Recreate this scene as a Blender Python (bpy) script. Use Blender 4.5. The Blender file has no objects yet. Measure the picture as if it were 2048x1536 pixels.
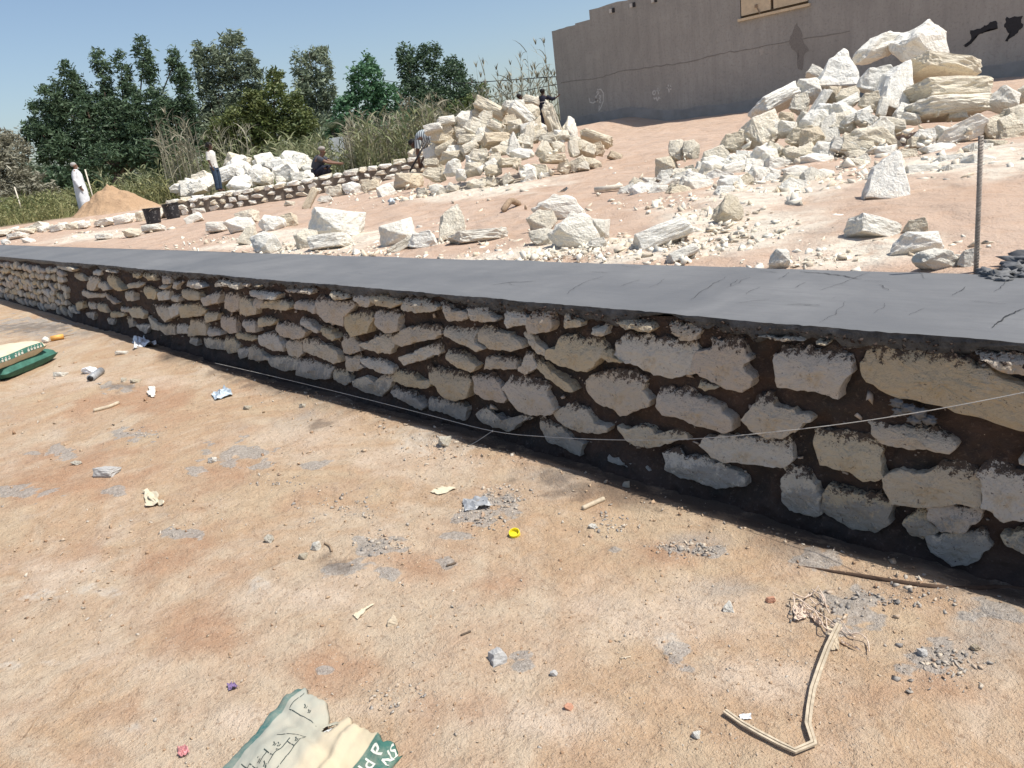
import bpy, bmesh, math, random
import numpy as np
from mathutils import Vector, Matrix, Quaternion, noise as mnoise
from math import sin, cos, radians, pi, atan, atan2, sqrt

# ------------------------------------------------------------------ camera, world, sun, exposure
scene = bpy.context.scene
COL = scene.collection
EYE = 1.6
FPX = 1500.0                      # focal length in pixels of a 2048 wide frame
ROLL = radians(7.5)
PITCH = radians(17.765)
AZ = radians(-48.098)
CH = np.array([cos(ROLL), -sin(ROLL)]); CN = np.array([sin(ROLL), cos(ROLL)])

def lens_dir(dx, dy, f=FPX):
    a = dx*CH[0] + dy*CH[1]; b = dx*CN[0] + dy*CN[1]
    fw = f*cos(PITCH) - b*sin(PITCH); up = -(b*cos(PITCH) + f*sin(PITCH))
    return np.array([a*cos(AZ) + fw*sin(AZ), -a*sin(AZ) + fw*cos(AZ), up])

CAM_R = Vector(lens_dir(1, 0, 0)).normalized()
CAM_U = Vector(lens_dir(0, -1, 0)).normalized()
CAM_F = Vector(lens_dir(0, 0, 1)).normalized()
cam_data = bpy.data.cameras.new('camera')
cam = bpy.data.objects.new('camera', cam_data); COL.objects.link(cam)
m = Matrix((CAM_R, CAM_U, -CAM_F)).transposed().to_4x4()
m.translation = Vector((0, 0, EYE))
cam.matrix_world = m
cam_data.sensor_width = 36; cam_data.lens = FPX/2048*36
cam_data.clip_start = 0.05; cam_data.clip_end = 3000
scene.camera = cam

SUN = Vector((0.50, 0.27, 1.0)).normalized()
world = bpy.data.worlds.new('World'); scene.world = world; world.use_nodes = True
wn = world.node_tree.nodes; wl = world.node_tree.links
bg = wn['Background']
sky = wn.new('ShaderNodeTexSky'); sky.sky_type = 'NISHITA'; sky.sun_disc = False
sky.sun_elevation = math.asin(SUN.z); sky.sun_rotation = atan2(SUN.x, SUN.y)
sky.air_density = 1.0; sky.dust_density = 1.6; sky.ozone_density = 1.4; sky.altitude = 100
wl.new(sky.outputs[0], bg.inputs[0]); bg.inputs[1].default_value = 0.125
sd = bpy.data.lights.new('sun', 'SUN'); sd.energy = 4.9; sd.angle = radians(0.55); sd.color = (1.0, 0.955, 0.88)
sun = bpy.data.objects.new('sun', sd); COL.objects.link(sun)
sun.rotation_euler = SUN.to_track_quat('Z', 'Y').to_euler()
scene.view_settings.view_transform = 'Standard'; scene.view_settings.look = 'None'
scene.view_settings.exposure = 0.15; scene.view_settings.gamma = 1.0
scene.render.engine = 'CYCLES'
scene.cycles.max_bounces = 6

random.seed(7); RNG = np.random.default_rng(7)
rnd = random.uniform

# ------------------------------------------------------------------ helpers
def ray(px, py):
    return lens_dir(px-1024, py-768)
ORG = np.array([0, 0, EYE])
def at_t(px, py, t): return ORG + ray(px, py)*t
def on_y(px, py, y): q = ray(px, py); return ORG + q*(y/q[1])
def on_z(px, py, z): q = ray(px, py); return ORG + q*((z-EYE)/q[2])
def at_depth(px, py, d): return ORG + ray(px, py)*(d/FPX)

def vnoise(x, y, seed=0):
    x = np.asarray(x, float); y = np.asarray(y, float)
    xi = np.floor(x).astype(np.int64); yi = np.floor(y).astype(np.int64)
    xf = x-xi; yf = y-yi
    u = xf*xf*(3-2*xf); v = yf*yf*(3-2*yf)
    def h(a, b):
        n = (a*374761393 + b*668265263 + seed*144665) & 0x7fffffff
        n = ((n ^ (n >> 13))*1274126177) & 0x7fffffff
        return ((n ^ (n >> 16)) & 0xffff)/65535.0
    return (h(xi, yi)*(1-u)+h(xi+1, yi)*u)*(1-v) + (h(xi, yi+1)*(1-u)+h(xi+1, yi+1)*u)*v
def fbm(x, y, o=4, seed=0):
    s = 0; a = .5; f = 1
    for k in range(o):
        s = s + a*vnoise(np.asarray(x)*f, np.asarray(y)*f, seed+k*17); a *= .5; f *= 2.03
    return s
def sstep(a, b, x):
    t = np.clip((np.asarray(x, float)-a)/(b-a), 0, 1); return t*t*(3-2*t)

def tag(o, label=None, cat=None, group=None, kind=None):
    if label: o['label'] = label
    if cat: o['category'] = cat
    if group: o['group'] = group
    if kind: o['kind'] = kind
    return o
def mesh_data(name, verts, faces, smooth=False):
    me = bpy.data.meshes.new(name)
    me.from_pydata([tuple(map(float, v)) for v in verts], [], [tuple(map(int, f)) for f in faces])
    if smooth: me.polygons.foreach_set('use_smooth', [True]*len(me.polygons))
    me.update(); return me
def link(name, me, mat=None, parent=None):
    o = bpy.data.objects.new(name, me); COL.objects.link(o)
    if mat is not None and me is not None and len(me.materials) == 0: me.materials.append(mat)
    if parent is not None: o.parent = parent
    return o
def mk(name, verts, faces, mat, parent=None, smooth=False):
    return link(name, mesh_data(name, verts, faces, smooth), mat, parent)
def empty(name, loc=(0, 0, 0), rz=0):
    o = bpy.data.objects.new(name, None); COL.objects.link(o); o.location = loc; o.rotation_euler = (0, 0, rz)
    o.empty_display_size = .1
    return o
def np_mesh(name, V, F, mat, parent=None, smooth=False):
    V = np.asarray(V, np.float32); F = np.asarray(F, np.int32)
    me = bpy.data.meshes.new(name); n = F.shape[1]
    me.vertices.add(len(V)); me.vertices.foreach_set('co', V.ravel())
    me.loops.add(F.size); me.loops.foreach_set('vertex_index', F.ravel())
    me.polygons.add(len(F)); me.polygons.foreach_set('loop_start', np.arange(0, F.size, n, dtype=np.int32))
    me.polygons.foreach_set('loop_total', np.full(len(F), n, np.int32))
    if smooth: me.polygons.foreach_set('use_smooth', np.ones(len(F), bool))
    me.update(calc_edges=True); me.validate()
    return link(name, me, mat, parent)
def grid_mesh(name, xs, ys, zf, mat, attrs=None):
    X, Y = np.meshgrid(xs, ys); Z = zf(X, Y)
    V = np.stack([X.ravel(), Y.ravel(), Z.ravel()], 1)
    nx, ny = len(xs), len(ys)
    i = (np.arange(ny-1)[:, None]*nx + np.arange(nx-1)[None, :]).ravel()
    F = np.stack([i, i+1, i+1+nx, i+nx], 1)
    o = np_mesh(name, V, F, mat, smooth=True)
    for k, fn in (attrs or {}).items():
        a = o.data.attributes.new(k, 'FLOAT', 'POINT'); a.data.foreach_set('value', np.asarray(fn(X, Y), np.float32).ravel())
    return o
def tube_vf(pts, radii, n=8, caps=True, off=0):
    pts = [Vector(p) for p in pts]; V = []; F = []
    if not hasattr(radii, '__len__'): radii = [radii]*len(pts)
    up = Vector((0, 0, 1))
    for i, p in enumerate(pts):
        d = (pts[min(i+1, len(pts)-1)]-pts[max(i-1, 0)])
        d = d.normalized() if d.length > 1e-9 else Vector((0, 0, 1))
        a = d.cross(up if abs(d.z) < .95 else Vector((1, 0, 0))).normalized(); b = d.cross(a)
        for k in range(n):
            t = 2*pi*k/n; V.append(p + (a*cos(t)+b*sin(t))*radii[i])
    for i in range(len(pts)-1):
        for k in range(n):
            F.append((off+i*n+k, off+i*n+(k+1) % n, off+(i+1)*n+(k+1) % n, off+(i+1)*n+k))
    if caps:
        F.append(tuple(off+k for k in range(n))[::-1]); F.append(tuple(off+(len(pts)-1)*n+k for k in range(n)))
    return V, F
def tube(name, pts, radii, mat, parent=None, n=8, smooth=True):
    V, F = tube_vf(pts, radii, n); return mk(name, V, F, mat, parent, smooth)
def join_vf(parts):
    V = []; F = []
    for v, f in parts:
        o = len(V); V += list(v); F += [tuple(i+o for i in ff) for ff in f]
    return V, F
def box_vf(c, s, M=None):
    V = [Vector((x*s[0]/2, y*s[1]/2, z*s[2]/2)) for z in (-1, 1) for y in (-1, 1) for x in (-1, 1)]
    if M is not None: V = [M @ v for v in V]
    V = [v + Vector(c) for v in V]
    return V, [(0, 2, 3, 1), (4, 5, 7, 6), (0, 1, 5, 4), (2, 6, 7, 3), (0, 4, 6, 2), (1, 3, 7, 5)]

# ------------------------------------------------------------------ materials
class MB:
    def __init__(s, name, rough=.9, spec=.3):
        s.m = bpy.data.materials.new(name); s.m.use_nodes = True
        s.n = s.m.node_tree.nodes; s.l = s.m.node_tree.links; s.b = s.n['Principled BSDF']
        s.b.inputs['Roughness'].default_value = rough; s.b.inputs['Specular IOR Level'].default_value = spec
        s.tc = s.n.new('ShaderNodeTexCoord')
    def noise(s, scale, detail=4, rough=.6, coord='Object', dist=0, vec=None):
        t = s.n.new('ShaderNodeTexNoise'); t.inputs['Scale'].default_value = scale
        t.inputs['Detail'].default_value = detail; t.inputs['Roughness'].default_value = rough; t.inputs['Distortion'].default_value = dist
        s.l.new(vec if vec is not None else s.tc.outputs[coord], t.inputs['Vector']); return t.outputs['Fac']
    def vor(s, scale, coord='Object', feat='F1', vec=None):
        t = s.n.new('ShaderNodeTexVoronoi'); t.inputs['Scale'].default_value = scale; t.feature = feat
        s.l.new(vec if vec is not None else s.tc.outputs[coord], t.inputs['Vector']); return t.outputs['Distance']
    def ramp(s, fac, stops):
        r = s.n.new('ShaderNodeValToRGB'); e = r.color_ramp.elements
        while len(e) < len(stops): e.new(.5)
        for el, (p, c) in zip(e, stops):
            el.position = p; el.color = (c if hasattr(c, '__len__') else (c, c, c)) + ((1,) if not hasattr(c, '__len__') or len(c) == 3 else ())
        s.l.new(fac, r.inputs[0]); return r.outputs[0]
    def mix(s, fac, a, b, mode='MIX'):
        x = s.n.new('ShaderNodeMix'); x.data_type = 'RGBA'; x.blend_type = mode
        for v, i in ((fac, 0), (a, 6), (b, 7)):
            if hasattr(v, 'links') or hasattr(v, 'is_linked'): s.l.new(v, x.inputs[i])
            elif i == 0: x.inputs[0].default_value = v
            else: x.inputs[i].default_value = tuple(v) + (1,)
        return x.outputs[2]
    def math(s, op, a, b=0, clamp=False):
        x = s.n.new('ShaderNodeMath'); x.operation = op; x.use_clamp = clamp
        for v, i in ((a, 0), (b, 1)):
            if hasattr(v, 'is_linked'): s.l.new(v, x.inputs[i])
            else: x.inputs[i].default_value = v
        return x.outputs[0]
    def attr(s, name):
        a = s.n.new('ShaderNodeAttribute'); a.attribute_name = name; return a.outputs['Fac']
    def objrand(s): return s.n.new('ShaderNodeObjectInfo').outputs['Random']
    def islrand(s): return s.n.new('ShaderNodeNewGeometry').outputs['Random Per Island']
    def sep(s, coord): x = s.n.new('ShaderNodeSeparateXYZ'); s.l.new(s.tc.outputs[coord], x.inputs[0]); return x.outputs
    def col(s, c):
        if hasattr(c, 'is_linked'): s.l.new(c, s.b.inputs['Base Color'])
        else: s.b.inputs['Base Color'].default_value = tuple(c)+(1,)
        return s
    def bump(s, h, strength=.5, dist=.01):
        b = s.n.new('ShaderNodeBump'); b.inputs['Strength'].default_value = strength; b.inputs['Distance'].default_value = dist
        s.l.new(h, b.inputs['Height']); s.l.new(b.outputs[0], s.b.inputs['Normal']); return s
    def rough(s, r):
        s.l.new(r, s.b.inputs['Roughness']); return s
def plain(name, c, rough=.8, spec=.3, var=.15, scale=30):
    k = MB(name, rough, spec)
    n = k.noise(scale, 3)
    d = tuple(x*(1-var) for x in c); l = tuple(min(1, x*(1+var)) for x in c)
    k.col(k.ramp(n, [(.3, d), (.7, l)])); k.bump(n, .15, .002); return k.m
def cloth(name, c, rough=.9):
    k = MB(name, rough, .15); n = k.noise(6, 4); k.col(k.ramp(n, [(.3, tuple(x*.82 for x in c)), (.7, c)])); k.bump(n, .6, .03); return k.m

# lower dirt
def ground_mat():
    k = MB('dirt', .95, .12)
    big = k.noise(.75, 6, .66, dist=.7); mid = k.noise(2.6, 6, .7, dist=.6); sml = k.noise(11, 6, .75, dist=.4); fine = k.noise(48, 5, .75); spk = k.noise(150, 2, .6)
    c = k.ramp(big, [(.30, (.46, .325, .208)), (.42, (.52, .40, .272)), (.50, (.48, .335, .215)), (.58, (.55, .44, .32)), (.70, (.50, .36, .235))])
    c = k.mix(k.ramp(mid, [(.47, 0.), (.66, .5)]), c, (.43, .275, .18))
    c = k.mix(k.ramp(k.noise(1.6, 7, .78, dist=.9), [(.52, 0.), (.68, .5)]), c, (.58, .47, .365))
    c = k.mix(k.ramp(k.noise(1.25, 7, .8, dist=1.4), [(.56, 0.), (.72, .55)]), c, (.42, .36, .30))
    c = k.mix(k.math('MULTIPLY', k.attr('red'), k.ramp(k.noise(5, 6, .75), [(.3, .35), (.55, .9)]), True), c, (.43, .262, .162))
    c = k.mix(k.math('MULTIPLY', k.attr('pale'), k.ramp(k.noise(6, 6, .75), [(.3, .25), (.55, .8)]), True), c, (.60, .485, .375))
    c = k.mix(k.math('MULTIPLY', k.attr('greyd'), k.ramp(k.noise(6, 6, .8), [(.3, .3), (.55, .85)]), True), c, (.40, .345, .29))
    c = k.mix(k.ramp(sml, [(.34, .3), (.46, 0.)]), c, (.36, .24, .16))
    c = k.mix(k.ramp(sml, [(.57, 0.), (.70, .35)]), c, (.60, .48, .36))
    c = k.mix(k.ramp(fine, [(.34, .6), (.46, 0.)]), c, (.25, .16, .105))
    c = k.mix(k.ramp(spk, [(.62, 0.), (.72, .6)]), c, (.66, .57, .45))
    cn = k.math('ADD', k.math('MULTIPLY', k.attr('cement'), .80), k.math('MULTIPLY', k.noise(24, 7, .85), .8))
    c = k.mix(k.ramp(cn, [(.70, 0.), (.90, .8)]), c, k.ramp(k.noise(60, 5, .85), [(.34, (.22, .195, .17)), (.5, (.36, .33, .295)), (.64, (.52, .48, .43))]))
    wh = k.math('MULTIPLY', k.attr('chalk'), k.ramp(k.noise(18, 5, .8), [(.38, .0), (.62, .8)]), True); c = k.mix(wh, c, (.62, .55, .46))
    dark_fac = k.math('MULTIPLY', k.attr('dark_tone'), k.ramp(k.noise(6, 6, .8), [(.3, .35), (.5, 1.)]), True)
    c = k.mix(dark_fac, c, (.115, .088, .068))
    k.col(c)
    h = k.math('ADD', k.math('MULTIPLY', fine, .5), k.math('ADD', k.math('MULTIPLY', spk, .2), k.math('MULTIPLY', sml, 1.3)))
    k.bump(h, 1.0, .022); return k.m
def sand_mat():
    k = MB('sand', .95, .15)
    big = k.noise(.35, 4, .6); mid = k.noise(5, 4, .6); fine = k.noise(60, 4, .7)
    c = k.ramp(big, [(.3, (.47, .345, .26)), (.7, (.535, .41, .32))])
    c = k.mix(k.ramp(mid, [(.35, .5), (.55, 0.)]), c, (.45, .30, .205))
    c = k.mix(k.ramp(fine, [(.33, .5), (.48, 0.)]), c, (.38, .25, .17))
    ch = k.math('MULTIPLY', k.attr('chalk'), k.ramp(k.noise(9, 5, .75), [(.30, .0), (.54, .95)]), True)
    c = k.mix(ch, c, (.70, .64, .53))
    gr = k.attr('green'); c = k.mix(gr, c, (.13, .12, .06))
    k.col(c)
    v = k.vor(3.2, feat='SMOOTH_F1')
    h = k.math('ADD', k.math('MULTIPLY', v, .9), k.math('ADD', k.math('MULTIPLY', mid, .7), k.math('MULTIPLY', fine, .18)))
    k.bump(h, 1.0, .075); return k.m
def rock_mat(name, base, warm, dark, bump=.6):
    k = MB(name, .92, .2); r = k.objrand()
    n = k.noise(2.4, 6, .68, dist=.5); f = k.noise(16, 5, .7)
    c = k.ramp(r, [(0, base), (.45, warm), (.75, base), (1., tuple(x*.9 for x in warm))])
    c = k.mix(k.ramp(n, [(.48, 0.), (.72, .7)]), c, warm)
    c = k.mix(k.ramp(f, [(.28, .55), (.46, 0.)]), c, dark)
    v_ = k.noise(4.5, 4, .6, dist=1.2); c = k.mix(k.ramp(v_, [(.475, 0.), (.497, .55), (.503, .55), (.525, 0.)]), c, dark)
    z = k.sep('Generated')[2]; so = k.math('SUBTRACT', k.math('MULTIPLY', k.noise(5, 5, .75), .62), z)
    c = k.mix(k.ramp(so, [(.12, 0.), (.3, .4)]), c, (.60, .47, .34))
    k.col(c); h = k.math('ADD', k.math('ADD', n, k.math('MULTIPLY', f, .6)), k.math('MULTIPLY', v_, .5)); k.bump(h, bump*1.3, .07); return k.m
def wallstone_mat():
    k = MB('wall_limestone', .93, .2); r = k.objrand()
    n = k.noise(5, 6, .7, dist=.3); f = k.noise(38, 5, .75); sp = k.noise(70, 3, .7)
    c = k.ramp(r, [(0, (.62, .53, .44)), (.16, (.69, .62, .50)), (.30, (.65, .57, .46)), (.44, (.68, .58, .41)), (.58, (.71, .67, .59)), (.72, (.63, .54, .44)), (.84, (.65, .55, .38)), (.93, (.64, .52, .34)), (1, (.58, .54, .49))])
    c = k.mix(k.ramp(n, [(.55, 0.), (.64, .55)]), c, (.57, .41, .21))
    c = k.mix(k.ramp(f, [(.32, .6), (.42, 0.)]), c, (.34, .29, .24))
    c = k.mix(k.ramp(k.noise(9, 5, .75, dist=.4), [(.56, 0.), (.68, .5)]), c, (.68, .62, .52))
    z = k.sep('Generated')[2]
    # mortar smeared over the stone from its upper edge, and grey splashes near the footing
    sm = k.math('ADD', k.math('MULTIPLY', z, .55), k.math('MULTIPLY', k.noise(30, 6, .85), .92))
    c = k.mix(k.ramp(sm, [(.895, 0.), (.915, .95)]), c, (.085, .062, .050))
    spl = k.math('ADD', k.math('MULTIPLY', k.attr('foot'), .42), k.noise(11, 6, .8, 'Object'))
    c = k.mix(k.ramp(spl, [(.74, 0.), (.82, .75)]), c, (.34, .325, .30))
    c = k.mix(k.ramp(k.noise(55, 4, .8, dist=.5), [(.33, .95), (.38, 0.)]), c, (.12, .09, .075))
    c = k.mix(k.ramp(k.noise(14, 6, .8, dist=.6), [(.34, .35), (.44, 0.)]), c, (.42, .37, .32))
    k.col(c); k.bump(k.math('ADD', k.math('MULTIPLY', n, 1.3), k.math('ADD', k.math('MULTIPLY', f, .9), k.math('MULTIPLY', sp, .25))), 1.0, .03); return k.m
def mortar_mat():
    k = MB('brown_mortar', .9, .25); n = k.noise(3.5, 6, .7, dist=.5); f = k.noise(55, 5, .75)
    c = k.ramp(n, [(.35, (.046, .042, .039)), (.52, (.074, .052, .042)), (.68, (.105, .068, .052))])
    c = k.mix(k.ramp(f, [(.56, 0.), (.70, .75)]), c, (.20, .155, .125))
    k.col(c); k.bump(k.math('ADD', f, k.math('MULTIPLY', n, .8)), .9, .02); return k.m
def cap_mat():
    k = MB('fresh_cement', .7, .22); n = k.noise(1.3, 5, .65, dist=.6); f = k.noise(40, 4, .7)
    st = k.n.new('ShaderNodeMapping'); st.inputs['Scale'].default_value = (1.2, 14, 14); k.l.new(k.tc.outputs['Object'], st.inputs[0])
    s = k.noise(3, 5, .7, vec=st.outputs[0])
    c = k.ramp(n, [(.3, (.132, .134, .136)), (.5, (.160, .162, .164)), (.7, (.190, .192, .193))])
    c = k.mix(k.ramp(s, [(.35, .35), (.55, 0.)]), c, (.125, .128, .13))
    c = k.mix(k.ramp(f, [(.3, .3), (.45, 0.)]), c, (.13, .13, .13))
    ed = k.attr('edge'); c = k.mix(k.math('MULTIPLY', ed, k.ramp(k.noise(24, 5, .8), [(.25, .55), (.5, 1.)]), True), c, (.048, .049, .051))
    k.col(c); k.rough(k.ramp(n, [(.3, .5), (.7, .75)]))
    k.bump(k.math('ADD', k.math('MULTIPLY', s, .5), k.math('MULTIPLY', f, .25)), .35, .008); return k.m
def plaster_mat():
    k = MB('grey_render', .95, .15); n = k.noise(.7, 6, .7, dist=.8); f = k.noise(16, 5, .7)
    mp = k.n.new('ShaderNodeMapping'); mp.inputs['Scale'].default_value = (3, 3, .35); k.l.new(k.tc.outputs['Object'], mp.inputs[0])
    s = k.noise(1.6, 5, .7, vec=mp.outputs[0])
    c = k.ramp(n, [(.3, (.305, .290, .262)), (.7, (.395, .376, .340))])
    c = k.mix(k.ramp(s, [(.35, .5), (.55, 0.)]), c, (.265, .25, .228))
    c = k.mix(k.ramp(f, [(.32, .4), (.48, 0.)]), c, (.17, .155, .14))
    k.col(c); k.bump(k.math('ADD', f, n), .4, .03); return k.m
def leaf_mat(name, a, b, c2):
    k = MB(name, .55, .35); r = k.islrand(); n = k.noise(.55, 3)
    c = k.ramp(r, [(0, a), (.5, b), (1, c2)])
    c = k.mix(k.ramp(n, [(.4, 0.), (.65, .5)]), c, c2)
    k.col(c)
    tr = k.n.new('ShaderNodeBsdfTranslucent'); k.l.new(c, tr.inputs[0])
    mx = k.n.new('ShaderNodeMixShader'); mx.inputs[0].default_value = .22
    out = k.n['Material Output']; k.l.new(k.b.outputs[0], mx.inputs[1]); k.l.new(tr.outputs[0], mx.inputs[2]); k.l.new(mx.outputs[0], out.inputs[0])
    return k.m

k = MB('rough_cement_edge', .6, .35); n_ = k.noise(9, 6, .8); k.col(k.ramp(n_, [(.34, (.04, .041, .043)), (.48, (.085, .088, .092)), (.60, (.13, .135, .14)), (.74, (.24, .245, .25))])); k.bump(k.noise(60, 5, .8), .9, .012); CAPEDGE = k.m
M = dict(capedge=CAPEDGE, lowmortar=plain('grey_mortar', (.16, .135, .11), .95, .1, .3, 10),
    dirt=ground_mat(), sand=sand_mat(),
    rock=rock_mat('cream_limestone', (.84, .79, .67), (.80, .71, .54), (.52, .44, .34)),
    white=rock_mat('white_limestone', (.86, .84, .77), (.83, .79, .69), (.60, .56, .48), .5),
    tan=rock_mat('tan_limestone', (.79, .70, .54), (.74, .62, .45), (.45, .37, .28)),
    wst=wallstone_mat(), mortar=mortar_mat(), cap=cap_mat(), plaster=plaster_mat(),
    crack=plain('crack_shadowed_gap', (.045, .046, .048), .95, .1),
    steel=plain('rusty_rebar', (.34, .29, .24), .6, .5, .35, 60),
    black=plain('black_plastic', (.018, .018, .02), .45, .4, .2),
    cemsplash=plain('dried_cement', (.42, .41, .39), .95, .1, .25, 25),
    heap=rock_mat('orange_sand', (.50, .35, .225), (.46, .31, .19), (.33, .21, .13), .5),
    bark=plain('bark', (.13, .10, .075), .95, .1, .3, 12),
    pale=plain('pale_post', (.62, .56, .46), .8, .2),
    wood=plain('weathered_wood', (.50, .42, .31), .9, .15, .25, 40),
    woodd=plain('brown_wood', (.30, .22, .15), .9, .15, .25, 30),
    shutter=plain('cream_board', (.62, .50, .34), .85, .2, .12, 8),
    chalk=plain('white_chalk', (.55, .53, .49), .95, .1),
    bpaint=plain('black_paint', (.028, .027, .03), .7, .3),
    stain=plain('dark_stain', (.225, .208, .188), .95, .1),
    cwall=plain('concrete_panel', (.40, .37, .33), .95, .1, .15, 4),
    cwallw=plain('whitewashed_panel', (.66, .68, .66), .95, .1, .08, 4),
    skin=plain('skin', (.22, .125, .085), .6, .35), skind=plain('dark_skin', (.10, .058, .04), .6, .35),
    robe=cloth('white_robe', (.80, .80, .82)), tee=cloth('white_tee', (.74, .73, .68)), jeans=cloth('dark_jeans', (.045, .07, .11)),
    navy=cloth('dark_navy', (.028, .03, .045)), greyshirt=cloth('slate_shirt', (.075, .08, .095)), khaki=cloth('khaki_cloth', (.48, .44, .34)),
    hair=plain('black_hair', (.012, .011, .011), .7, .3), greyhair=plain('grey_hair', (.38, .36, .34), .8, .2), capcloth=cloth('patterned_cap', (.34, .31, .28)),
    paper=plain('cream_paper', (.60, .53, .39), .85, .2, .10, 8), green=plain('green_print', (.05, .15, .115), .7, .25, .25, 14),
    ink=plain('dark_ink', (.05, .065, .06), .8, .2), pale_ink=plain('pale_print', (.62, .62, .54), .8, .2),
    yellow=plain('yellow_plastic', (.80, .68, .03), .4, .4, .05), plastic=plain('milky_plastic', (.72, .74, .76), .35, .5, .12),
    blueplastic=plain('blue_white_plastic', (.50, .57, .62), .4, .45, .4, 30), pinkw=plain('pink_wrapper', (.45, .20, .20), .5, .4, .5, 40),
    purple=plain('purple_wrapper', (.20, .14, .26), .5, .4, .4, 40), orange=plain('orange_tube', (.72, .38, .10), .5, .4, .2, 12),
    string=plain('grey_string', (.52, .50, .46), .8, .2), cable=plain('dark_cable', (.05, .05, .055), .7, .2),
    dark_tone=plain('dark_brown_streak', (.085, .055, .038), .9, .2, .2), net=plain('frayed_fibre', (.62, .50, .40), .8, .2, .2, 50),
    redb=plain('brick_chip', (.50, .27, .18), .9, .15, .2), grey=plain('grey_film', (.30, .31, .32), .45, .45, .3, 40),
    lf_dark=leaf_mat('dark_green_leaf', (.042, .078, .046), (.072, .122, .066), (.12, .178, .095)),
    lf_olive=leaf_mat('olive_leaf', (.06, .088, .03), (.11, .15, .048), (.18, .20, .07)),
    lf_grey=leaf_mat('grey_green_leaf', (.095, .13, .085), (.17, .215, .14), (.27, .31, .21)),
    lf_bright=leaf_mat('bright_green_leaf', (.04, .10, .045), (.075, .17, .08), (.13, .25, .13)),
    lf_dry=leaf_mat('dry_shrub_leaf', (.17, .17, .12), (.27, .26, .19), (.38, .36, .28)),
    reed=leaf_mat('reed_leaf', (.085, .12, .05), (.19, .22, .10), (.38, .37, .22)),
    reeddry=leaf_mat('dry_reed_leaf', (.17, .16, .10), (.28, .26, .18), (.42, .39, .29)),
    grass=leaf_mat('grass_blade', (.09, .12, .04), (.18, .21, .08), (.38, .35, .17)),
)
k = MB('striped_cloth', .9, .15); w_ = k.n.new('ShaderNodeTexWave'); w_.inputs['Scale'].default_value = 5.5; w_.bands_direction = 'Y'
k.l.new(k.tc.outputs['Object'], w_.inputs[0]); k.col(k.ramp(w_.outputs[1], [(.42, (.52, .57, .57)), (.55, (.13, .15, .17))])); M['striped'] = k.m

# ------------------------------------------------------------------ terrain
YW = 2.655            # wall front plane
ZC = 0.816            # top of wall
YB = 3.60             # back of the cap
LA, LB, LC = np.array([-24.6, 4.9]), np.array([-21.75, 7.66]), np.array([-17.0, 13.3])   # low wall line
def behind_low(x, y):
    d = (LC-LB)/np.linalg.norm(LC-LB); nrm = np.array([-d[1], d[0]])
    return (x-LB[0])*nrm[0] + (y-LB[1])*nrm[1]
def upper_z(x, y):
    x = np.asarray(x, float); y = np.asarray(y, float)
    s = sstep(-22, -9, x + .5*(y-8))
    z = .80 + .052*np.clip(y-4, 0, 15)*s
    b = behind_low(x, y)
    z = z + .28*sstep(.15, .9, b)*(1-sstep(-17.2, -15.5, x - .4*(y-13)))
    return z
def upper_detail(x, y):
    near = 1-sstep(20, 45, np.hypot(x, y))
    return upper_z(x, y) + near*((fbm(x*1.1, y*1.1, 4, 3)-.47)*.10 + (fbm(x*4, y*4, 3, 9)-.45)*.035*sstep(3.62, 4.2, y)) - .02*(1-sstep(3.6, 3.9, y))
def hit(px, py, fn=upper_z, t0=.002, t1=.04, n=1400):
    q = ray(px, py); t = np.geomspace(t0, t1, n)
    P = ORG[None, :] + q[None, :]*t[:, None]
    d = P[:, 2]-fn(P[:, 0], P[:, 1]); i = np.argmax(d < 0)
    if d[i] >= 0: i = int(np.argmin(d)) 
    return P[i], t[i]

PIX = lambda x, y: on_z(x, y, 0)
def lower_base(x, y):
    x = np.asarray(x, float); y = np.asarray(y, float)
    near = 1-sstep(8, 22, np.hypot(x, y))
    z = (fbm(x*.8, y*.8, 3, 21)-.46)*.06*near + (fbm(x*5, y*5, 4, 5)-.47)*.022*near
    z = z - .05*sstep(2.42, 2.62, y)*(.6+.8*fbm(x*1.5, y*0+3, 2, 31))*near      # shallow trench at the footing
    # trampled earth ridge along the trench
    z = z + .018*np.exp(-((y-2.36-.06*fbm(x*2.2, x*0, 2, 8))/.07)**2)*near
    return z
CEM = [(760,1090,48,22),(778,1148,26,18),(275,868,45,16),(625,930,34,14),(110,905,50,14),(40,990,70,18),(385,935,28,12),(1045,1335,22,12),(1030,1312,30,14),
       (235,775,42,12),(370,1065,38,13),(690,1140,55,18),(950,1030,50,24),(1010,1010,40,26),(890,1125,26,12),(1370,1105,60,20),(1230,1100,26,12),(645,1340,20,8),
       (1860,1330,60,40),(1700,1230,80,50),(1350,1310,50,30),(1650,1130,60,28),(60,650,110,18),(1420,1110,36,18),(910,1070,36,12),(230,980,30,10),(480,905,60,30),(1980,1220,90,40)]
CHK = [(515,1170,24,13),(100,1330,20,6),(530,650,26,9),(690,790,70,22),(850,880,90,30),(1330,1290,40,16),(200,1180,50,14),(90,1190,60,14),(265,1460,18,10),(20,1335,30,8)]
DARK_SPOTS = [(640,848,28,12),(670,1135,45,22),(500,762,60,12),(1110,960,70,30),(1500,1000,150,40),(240,775,26,9),(60,655,90,12),(1180,985,80,22)]
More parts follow.
